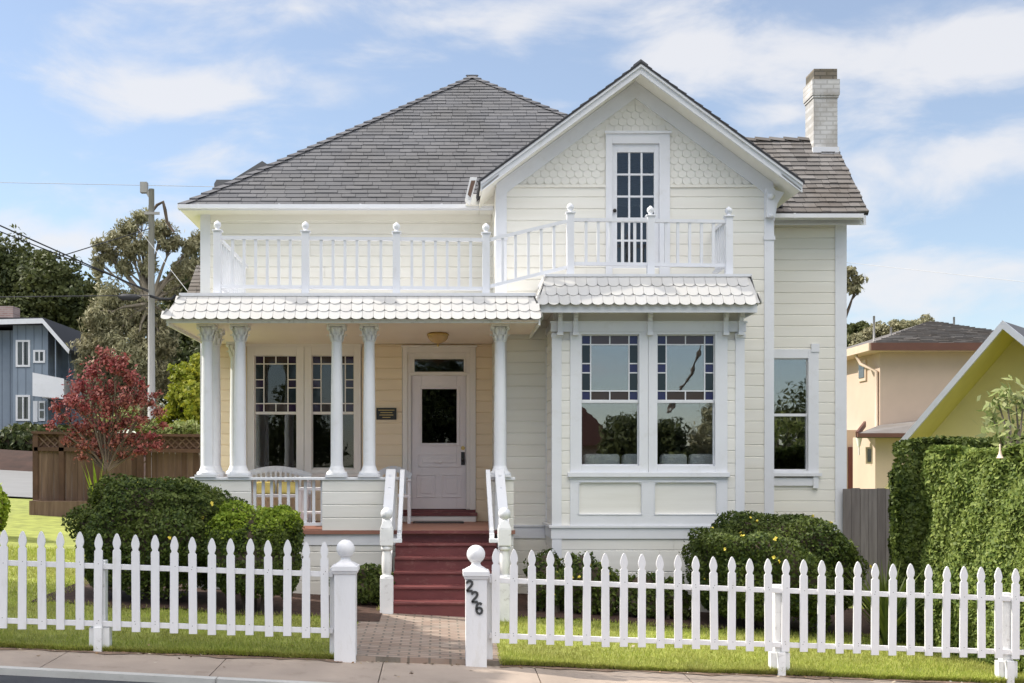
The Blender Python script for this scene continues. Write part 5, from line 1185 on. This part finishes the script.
part('roof', 'roof_under', lambda b: b.prism([(wx(-70, YN), YN - .6, wz(319, YN)), (wx(47, YN), YN - .6, wz(319, YN)), (wx(74, YN), YN - .6, wz(351, YN)), (wx(74, YN), YN - .6, wz(354, YN)), (wx(47, YN), YN - .6, wz(325, YN)), (wx(-70, YN), YN - .6, wz(326, YN))], (0, 7, 0)), bh)
part('fascia_board', 'white', lambda b: (b.prism([(wx(-70, YN), YN - .68, wz(323, YN)), (wx(47, YN), YN - .68, wz(320, YN)), (wx(47, YN), YN - .68, wz(325, YN)), (wx(-70, YN), YN - .68, wz(328, YN))], (0, .08, 0)), b.prism([(wx(47, YN), YN - .68, wz(320, YN)), (wx(74, YN), YN - .68, wz(351, YN)), (wx(73, YN), YN - .68, wz(355, YN)), (wx(47, YN), YN - .68, wz(325, YN))], (0, .08, 0))), bh)
part('balcony', 'white', lambda b: (b.prism([(wx(39, YN), YN - .9, wz(397, YN)), (wx(70, YN), YN - .9, wz(400, YN)), (wx(70, YN), YN - .9, wz(380, YN)), (wx(39, YN), YN - .9, wz(374, YN))], (0, .08, 0)), b.box(wx(48, YN), wx(70, YN), YN - .82, YN + 2, wz(399, YN), wz(396, YN)), b.box(wx(69, YN), wx(70, YN), YN - .82, YN + 2, wz(399, YN), wz(381, YN))), bh)
part('post', 'blue_wall', lambda b: (b.box(wx(57, YN), wx(58, YN), YN - .3, YN - .15, wz(440, YN), wz(335, YN)), b.box(wx(61.5, YN), wx(62.5, YN), YN + 1, YN + 1.15, wz(385, YN), wz(340, YN))), bh)
part('chimney', 'far_brick', lambda b: b.box(wx(-5, 60), wx(13, 60), 60, 61, 5, wz(306, 60)), bh)
part('door', 'white', lambda b: (b.box(wx(33.5, YN), wx(38, YN), YN - .07, YN - .02, wz(422, YN), wz(401, YN)), b.box(wx(39, YN), wx(45.5, YN), YN - .07, YN - .02, wz(421, YN), wz(401, YN))), bh)
part('door_glass', 'far_glass', lambda b: (b.box(wx(40.3, YN), wx(44.2, YN), YN - .09, YN - .07, wz(409, YN), wz(403, YN)), b.box(wx(40.3, YN), wx(44.2, YN), YN - .09, YN - .07, wz(418, YN), wz(411, YN))), bh)
farwin((wx(49, YN + 2), wx(55, YN + 2), wz(420, YN + 2), wz(408, YN + 2)), YN + 2, bh)
# beige house
YE = 35.0; bg = thing('house', (16, 38, gz(16, 38)), 'beige stucco two-storey house with low hip roof and terracotta trim at right', 'house')
ex0 = wx(880, YE); ez = wz(347, YE)
part('wall', 'beige', lambda b: b.box(ex0, ex0 + 5, YE, YE + 11, -1, ez), bg)
ox0, oy0, oz = ex0 - .45, YE - .5, ez + .05
YK = 40.0; pk = (wx(930, YK), YK, wz(321, YK)); ridge2 = (pk[0] + 2.2, YK, pk[2])
OX1, OY1 = ex0 + 5.5, YE + 11.5
b = MB().mat('brown_shingle')
b.add([(ox0, oy0, oz), (OX1, oy0, oz), (OX1, OY1, oz), (ox0, OY1, oz), pk, (pk[0] + .3, YK + 1, pk[2])], [(0, 1, 4), (1, 2, 5, 4), (2, 3, 5), (3, 0, 4, 5)])
def ext_(t):
    L = math.hypot(pk[1] - oy0, pk[2] - oz); f = t / L; return (ox0 + (pk[0] - ox0) * f, OX1 + (pk[0] - OX1) * f)
L = math.hypot(pk[1] - oy0, pk[2] - oz); shingles(b, (0, oy0, oz), (1, 0, 0), (0, (pk[1] - oy0) / L, (pk[2] - oz) / L), (0, -(pk[2] - oz) / L, (pk[1] - oy0) / L), ext_, L - .2, .22, .2, .5, .03)
rf = b.build('roof', None, bg)
for px, py, h, Y in ((874, 340, 24, 37), (891, 336, 9, 37), (954, 329, 12, 40)): MB().mat('pole').tube([(wx(px, Y), Y, wz(py, Y) - .3), (wx(px, Y), Y, wz(py - h, Y))], .035).build('vent_pipe', None, rf)
MB().mat('terracotta').box(ox0, OX1, oy0 - .06, oy0, oz - .20, oz + .02).build('gutter', None, bg)
MB().mat('beige_trim').box(ox0 - .06, ox0, oy0, OY1, oz - .20, oz + .02).build('fascia_board', None, bg)
MB().mat('beige_trim').box(ox0, ex0, YE, OY1, oz - .2, oz - .17).box(ox0, OX1, oy0, YE, oz - .2, oz - .17).build('soffit', None, bg)
MB().mat('beige_trim').tube([(ox0 + .05, YE + .9, oz - .2), (ox0 + .1, YE + .6, oz - .5), (ex0 - .06, YE + .12, oz - .75), (ex0 - .06, YE + .12, 2.0)], .05).build('downspout', None, bg)
def sidewin(y0, y1, z0, z1):
    w = part('window', 'beige_trim', lambda b: (b.box(ex0 - .05, ex0, y0 - .1, y1 + .1, z0 - .1, z1 + .1)), bg); part('pane', 'far_glass', lambda b: b.box(ex0 - .07, ex0 - .05, y0, y1, z0, z1), w)
sidewin(36.15, 36.6, wz(377, 36), wz(363, 36))
# lower front wing of the beige house
def lowwing(b): b.box(wx(865, 34) , ex0 + 4.8, 33.2, YE, -1, wz(436, 33.2)); b.box(wx(845, 36), ex0, 36.6, 40, -1, wz(430, 36.6))
part('wall', 'beige', lowwing, bg)
la = [(wx(853, 33), 32.7, wz(434, 33)), (ex0 + 4.9, 32.7, wz(434, 33)), (ex0 + 4.9, YE, wz(405, 35)), (wx(880, YE), YE, wz(425, 35))]
part('roof', 'brown_shingle', lambda b: b.add(la + [(p[0], p[1], p[2] - .12) for p in la], [(0, 1, 2, 3), (7, 6, 5, 4), (0, 4, 5, 1), (3, 7, 4, 0)]), bg)
part('fascia_board', 'terracotta', lambda b: (b.box(wx(853, 33), ex0 + 4.9, 32.62, 32.7, wz(437.5, 33), wz(433.5, 33)), b.bar((wx(853, 33), 32.7, wz(435, 33)), (wx(865, 35), 35, wz(424, 35)), .06, .16)), bg)
part('door', 'dark_door', lambda b: b.box(wx(849, 36.5), wx(858, 36.5), 36.5, 36.6, -1, wz(447, 36.5)), bg)
w = part('window', 'beige_trim', lambda b: b.box(wx(868, 33.1) - .05, wx(871.5, 33.1) + .05, 33.15, 33.2, wz(464, 33.1), wz(447, 33.1)), bg)
part('pane', 'far_glass', lambda b: b.box(wx(868, 33.1), wx(871.5, 33.1), 33.12, 33.15, wz(462, 33.1), wz(449, 33.1)), w)
ln = W(859, 441, 33.6); lt = thing('wall_lantern', ln, 'white wall lantern beside the dark red door of the beige house', 'lantern')
MB().mat('white').lathe((ln[0], ln[1], ln[2]), [(.05, .2), (.12, .12), (.02, .22)], 8).build('lantern_top', None, lt)
MB().mat('cushion').lathe((ln[0], ln[1], ln[2]), [(.04, -.15), (.10, .12)], 8).build('lantern_glass', None, lt)
MB().mat('white').bar((ln[0], ln[1], ln[2] - .15), (ln[0], ln[1], ln[2] - .4), .03, .03, (0, 1, 0)).build('bracket', None, lt)
# yellow house, turned towards the garden
th = R(40); YA = 19.6; apx = W(1003, 321, YA); t = thing('house', (apx[0], apx[1], -.5), 'olive-yellow gabled house with white rake boards at the right edge', 'house')
wv = Vector((math.cos(th), -math.sin(th), 0)); nv = Vector((-math.sin(th), -math.cos(th), 0)); AP = Vector(apx)
def YP_(s, d, z): return AP + wv * s - nv * d + Vector((0, 0, z))
pt_ = 1.17; over = 1.05
def ywall(b): b.prism([YP_(-3.2, over, -6), YP_(3.2, over, -6), YP_(3.2, over, -.07 - 3.2 * pt_ * .8), YP_(0, over, -.07), YP_(-3.2, over, -.07 - 3.2 * pt_)], -nv * 5)
part('wall', 'yellow', ywall, t)
for s, e, sl_ in ((-1, 1.75, pt_), (1, 3.3, pt_ * .8)):
    part('roof', 'shingle_cap', lambda b: b.prism([YP_(0, 0, 0), YP_(s * e, 0, -e * sl_), YP_(s * e, 0, -e * sl_ - .06), YP_(0, 0, -.06)], -nv * 6), t)
    part('soffit', 'yellow_soffit', lambda b: b.prism([YP_(0, .06, -.065), YP_(s * e, .06, -e * sl_ - .065), YP_(s * e, .06, -e * sl_ - .10), YP_(0, .06, -.10)], -nv * (over - .06)), t)
    part('rake_board', 'white', lambda b: b.prism([YP_(0, -.03, .01), YP_(s * e, -.03, -e * sl_ + .01), YP_(s * e, -.03, -e * sl_ - .13), YP_(0, -.03, -.13)], -nv * .06), t)

# ================================================================ UTILITY POLE AND WIRES
YU = 48; up = thing('utility_pole', (wx(151.5, YU), YU, gz(-11.5, YU)), 'grey wooden utility pole rising behind the red-leaved tree', 'utility pole')
ux = wx(151.5, YU)
MB().mat('pole').tube([(ux, YU, gz(-11, YU) - .3), (ux, YU, wz(189, YU))], [.16, .11], 12).build('shaft', None, up)
part('pole_top', 'pole', lambda b: (b.bar((ux - .02, YU, wz(198, YU)), (wx(144, YU), YU, wz(186, YU)), .14, .14, (0, 1, 0)), b.box(wx(140.8, YU), wx(147.5, YU), YU - .14, YU + .14, wz(193, YU), wz(182.5, YU))), up)
for py in (214,): part('cross_arm', 'pole', lambda b: b.box(ux - .25, ux + .35, YU - .18, YU - .1, wz(py, YU) - .05, wz(py, YU) + .05), up)
def wire(pts, r, mat, label, name='power_cable', sag=0):
    A, B = Vector(pts[0]), Vector(pts[-1]); P = [A.lerp(B, k / 10) - Vector((0, 0, sag * 4 * (k / 10) * (1 - k / 10))) for k in range(11)]
    return tag(MB().mat(mat).tube(P, r, 5).build(name), label, 'cable', 'overhead cables at the utility pole')
wire([W(-80, 190, 40), W(149, 292, YU)], .028, 'wire', 'upper black cable sloping down from the left edge to the pole')
wire([W(-80, 200, 40.2), W(149, 290.5, YU)], .022, 'wire', 'lower thin cable sloping down from the left edge to the pole')
wire([W(-80, 298, 46), (ux, YU - .2, wz(296, YU))], .022, 'wire', 'level black cable low across the left edge to the pole')
wire([W(55, 258, 44), W(151, 228, YU)], .02, 'wire', 'short dark cable rising right towards the pole top')
wire([W(138, 228, YU), W(196, 302, 24)], .006, 'wire_pale', 'pale service drop cable running from the pole to the house')
wire([W(-80, 181, 90), W(230, 187, 90)], .02, 'wire_pale', 'thin pale cable high across the left sky')
wire([W(842, 262, 80), W(1100, 290, 60)], .014, 'wire_pale', 'thin pale cable in the sky right of the house')
tag(MB().mat('wire').tube([W(118, 296.5, YU - .5), W(122, 297, YU - .5), W(136, 297.5, YU - .5), W(141, 297, YU - .5)], [.03, .13, .13, .03], 8).build('splice_case'), 'black splice case hanging on the level cable left of the pole', 'splice case')
tag(MB().mat('wire').tube([W(150, 296, YU - .3), W(160, 299, YU - .3), W(172, 299, YU - .3), W(176, 295, YU - .3)], .06, 6).build('cable_loop'), 'black cable loop right of the utility pole', 'cable')

# ================================================================ ACROSS THE STREET (mirrored in the window glass) and the shade tree at left
def ell(x, y, z, r, rz=None): return (x, y, z, r, r, rz or r)
tree('street_tree', -10.6, 14.6, gz(-10, 14), 3.2, .22, [ell(-10.6, 14.6, 5.8, 1.5), ell(-9.4, 14.8, 5.4, 1.3), ell(-11.6, 13.6, 5.4, 1.4), ell(-10.2, 13.0, 6.8, 1.4), ell(-11, 15.2, 6.6, 1.4), ell(-9.2, 12.8, 5.2, 1.3), ell(-8.7, 13.9, 6.6, 1.2), ell(-12.2, 14.2, 6.8, 1.2), ell(-8.6, 13.4, 5.9, 1.2), ell(-9.5, 15.9, 5.6, 1.3), ell(-8.5, 15.3, 6.3, 1.1), ell(-10.8, 16.4, 6.6, 1.3), ell(-7.9, 14.4, 5.6, .9)], 34000, .14, 'leaf_dark', 'street tree left of the view whose shade falls on the lawn', seed=13)
tree('street_tree', -6.2, -15, gz(-6, -8), 2.2, .2, [ell(-6.2, -15, 3.6, 1.3), ell(-5.4, -15.5, 2.6, 1.0), ell(-7.2, -15, 2.8, 1.1), ell(-6.3, -14.6, 4.8, .8)], 6000, .12, 'leaf_dark', 'tree across the street mirrored in the left windows', seed=14)
tree('street_tree', 0.1, -16.5, gz(0, -8), 2.6, .22, [ell(0, -16.5, 4.2, 1.5), ell(-1.2, -16.2, 3.4, 1.2), ell(1.2, -16.5, 3.2, 1.1), ell(.3, -16.5, 5.8, 1.2), ell(-.7, -17, 5.4, 1.1)], 14000, .11, 'leaf_dark', 'tree across the street mirrored in the glass of the front door', seed=19)
tree('street_tree', 7.7, -16, gz(7, -8), 1.6, .2, [ell(7.7, -16, 3.1, 1.0), ell(7.2, -16, 1.8, 1.0), ell(8.2, -16, 2.0, 1.0)], 9000, .10, 'leaf_dark', 'round tree across the street mirrored low in the left bay window', seed=15)
tree('street_tree', 9.6, -16, gz(9, -8), 1.6, .2, [ell(9.3, -16, 3.0, .8), ell(9.7, -16, 1.8, .9)], 7000, .10, 'leaf_dark', 'narrow tree across the street mirrored in the right bay window', seed=18)
ot = tree('street_tree', 11.6, -17, gz(9, -8), 1.8, .2, [ell(11.5, -17, 2.8, 1.1), ell(11.9, -17, 3.9, .9), ell(11.3, -17, 1.2, 1.2)], 8000, .10, 'leaf_euc', 'olive tree across the street mirrored at the edge of the right bay window', seed=16)
MB().mat('bark').tube([(9.3, -15.5, 4.0), (9.8, -15.5, 5.0), (10.2, -15.5, 5.4), (10.5, -15.5, 6.3), (10.7, -15.5, 7.2)], [.06, .06, .07, .05, .03], 7).build('bent_limb', None, ot)
tree('street_tree', 15.5, -16, gz(15, -8), 2.4, .25, [ell(15.2, -16, 3.0, 1.8), ell(16.5, -16, 4.2, 1.4), ell(14.5, -16, 1.6, 1.5), ell(17.2, -16, 2.2, 1.8)], 7000, .12, 'leaf_dark', 'broad tree across the street mirrored in the right wing window', seed=17)
ah = thing('house', (1, -24, -.3), 'brown gabled house across the street behind the viewer', 'house')
part('wall', 'beige', lambda b: b.box(1.5, 8.1, -30, -24, -.5, 2.9), ah)
part('roof', 'terracotta', lambda b: b.prism([(.9, -30.5, 2.8), (4.9, -30.5, 6.3), (8.8, -30.5, 2.8)], (0, 7, 0)), ah)

def hz_(x, y):
    t = max(0, min(1, (-45 - y) / 40)); return -1 + t * t * (3 - 2 * t) * (3.6 + .9 * math.sin(x * .05) + .7 * math.sin(x * .17 + 1))
struct(grid('hill', list(np.arange(-160, 161, 8.)), [lambda x, k=k: k for k in (-130., -100., -85., -75., -65., -55., -45.)], hz_, 'leaf_dark'), 'low wooded hill far across the street behind the viewer')

# ================================================================ SKY AND SUN
SUN_AZ = math.atan2(-1.0, .27)     # direction towards the sun, measured from +Y
to_sun = Vector((-1.0, .27, .90)).normalized(); ELEV = math.asin(to_sun.z)
sd = bpy.data.lights.new('sun', 'SUN'); so = bpy.data.objects.new('sun', sd); C.objects.link(so)
sd.energy = 3.1; sd.angle = R(.6); sd.color = (1, .93, .82)
so.rotation_euler = (-to_sun).to_track_quat('-Z', 'Y').to_euler(); so.location = (-20, 10, 20)
wd = bpy.data.worlds.new('World'); bpy.context.scene.world = wd; wd.use_nodes = True; nt = wd.node_tree
bgn = nt.nodes['Background']; sky = nt.nodes.new('ShaderNodeTexSky'); sky.sky_type = 'NISHITA'; sky.sun_disc = False
sky.sun_elevation = ELEV; sky.sun_rotation = math.atan2(to_sun.x, to_sun.y); sky.air_density = 1.0; sky.dust_density = .3; sky.ozone_density = 2.2
tc = nt.nodes.new('ShaderNodeTexCoord')
mp = nt.nodes.new('ShaderNodeMapping'); mp.inputs['Scale'].default_value = (1.0, 1.0, 2.6); mp.inputs['Location'].default_value = (.35, .1, .22)
nt.links.new(tc.outputs['Generated'], mp.inputs['Vector'])
n1 = nt.nodes.new('ShaderNodeTexNoise'); n1.inputs['Scale'].default_value = 7.5; n1.inputs['Detail'].default_value = 9; n1.inputs['Roughness'].default_value = .56; n1.inputs['Distortion'].default_value = .35
nt.links.new(mp.outputs[0], n1.inputs['Vector'])
def m_(op, a, b_, clamp=False):
    n = nt.nodes.new('ShaderNodeMath'); n.operation = op; n.use_clamp = clamp
    for i, v in enumerate((a, b_)):
        if hasattr(v, 'node'): nt.links.new(v, n.inputs[i])
        else: n.inputs[i].default_value = v
    return n.outputs[0]
cover = n1.outputs['Fac']
def bank(d, r, k):       # a cloud bank in direction d with angular radii r
    global cover
    d = Vector(d).normalized(); q = nt.nodes.new('ShaderNodeMapping'); q.inputs['Scale'].default_value = tuple(1 / x for x in r)
    q.inputs['Location'].default_value = tuple(-a_ / x for a_, x in zip(d, r)); nt.links.new(tc.outputs['Generated'], q.inputs['Vector'])
    g = nt.nodes.new('ShaderNodeTexGradient'); g.gradient_type = 'QUADRATIC_SPHERE'; nt.links.new(q.outputs[0], g.inputs['Vector'])
    cover = m_('ADD', cover, m_('MULTIPLY', g.outputs['Fac'], k * (.68 if k < .59 else (.68 if d.y > 0 else 1)))); return g.outputs['Fac']
def at(px, py): return ((px - CX) / F, 1, (CY - py) / F)
bank(at(185, 100), (.17, .5, .055), .52); bank(at(300, 8), (.14, .5, .03), .34); bank(at(515, 25), (.08, .5, .035), .42); bank(at(950, 45), (.17, .5, .065), .60); bank(at(945, 280), (.20, .6, .09), .42); bank(at(700, 55), (.12, .5, .06), .50); bank(at(790, 110), (.07, .5, .04), .3); bank(at(60, 240), (.2, .6, .06), .42); bank(at(960, 160), (.16, .5, .04), .34)
hi = bank((.1, -.62, .95), (1.35, 1.0, .72), .60)      # unseen bright cloud bank behind the viewer, added to fill-light the house front
cr = nt.nodes.new('ShaderNodeValToRGB'); cr.color_ramp.interpolation = 'EASE'; e = cr.color_ramp.elements; e[0].position = .50; e[0].color = (0, 0, 0, 1); e[1].position = .80; e[1].color = (1, 1, 1, 1)
nt.links.new(cover, cr.inputs['Fac']); dens = m_('MULTIPLY', cr.outputs[0], .85)
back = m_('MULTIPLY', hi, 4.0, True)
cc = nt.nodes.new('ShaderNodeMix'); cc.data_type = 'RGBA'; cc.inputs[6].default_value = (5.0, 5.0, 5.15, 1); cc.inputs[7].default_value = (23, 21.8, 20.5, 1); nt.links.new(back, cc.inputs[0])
mx = nt.nodes.new('ShaderNodeMix'); mx.data_type = 'RGBA'
veil = nt.nodes.new('ShaderNodeMix'); veil.data_type = 'RGBA'; veil.inputs[0].default_value = .24; veil.inputs[7].default_value = (4.4, 4.4, 4.6, 1); nt.links.new(sky.outputs[0], veil.inputs[6])
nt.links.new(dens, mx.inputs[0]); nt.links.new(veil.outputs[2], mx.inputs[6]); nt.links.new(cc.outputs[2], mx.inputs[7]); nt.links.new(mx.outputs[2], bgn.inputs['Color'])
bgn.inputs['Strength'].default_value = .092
sc_ = bpy.context.scene
sc_.view_settings.view_transform = 'Standard'; sc_.view_settings.look = 'None'; sc_.view_settings.exposure = .95; sc_.view_settings.gamma = 1
sc_.render.engine = 'CYCLES'; sc_.cycles.max_bounces = 8; sc_.cycles.transparent_max_bounces = 12
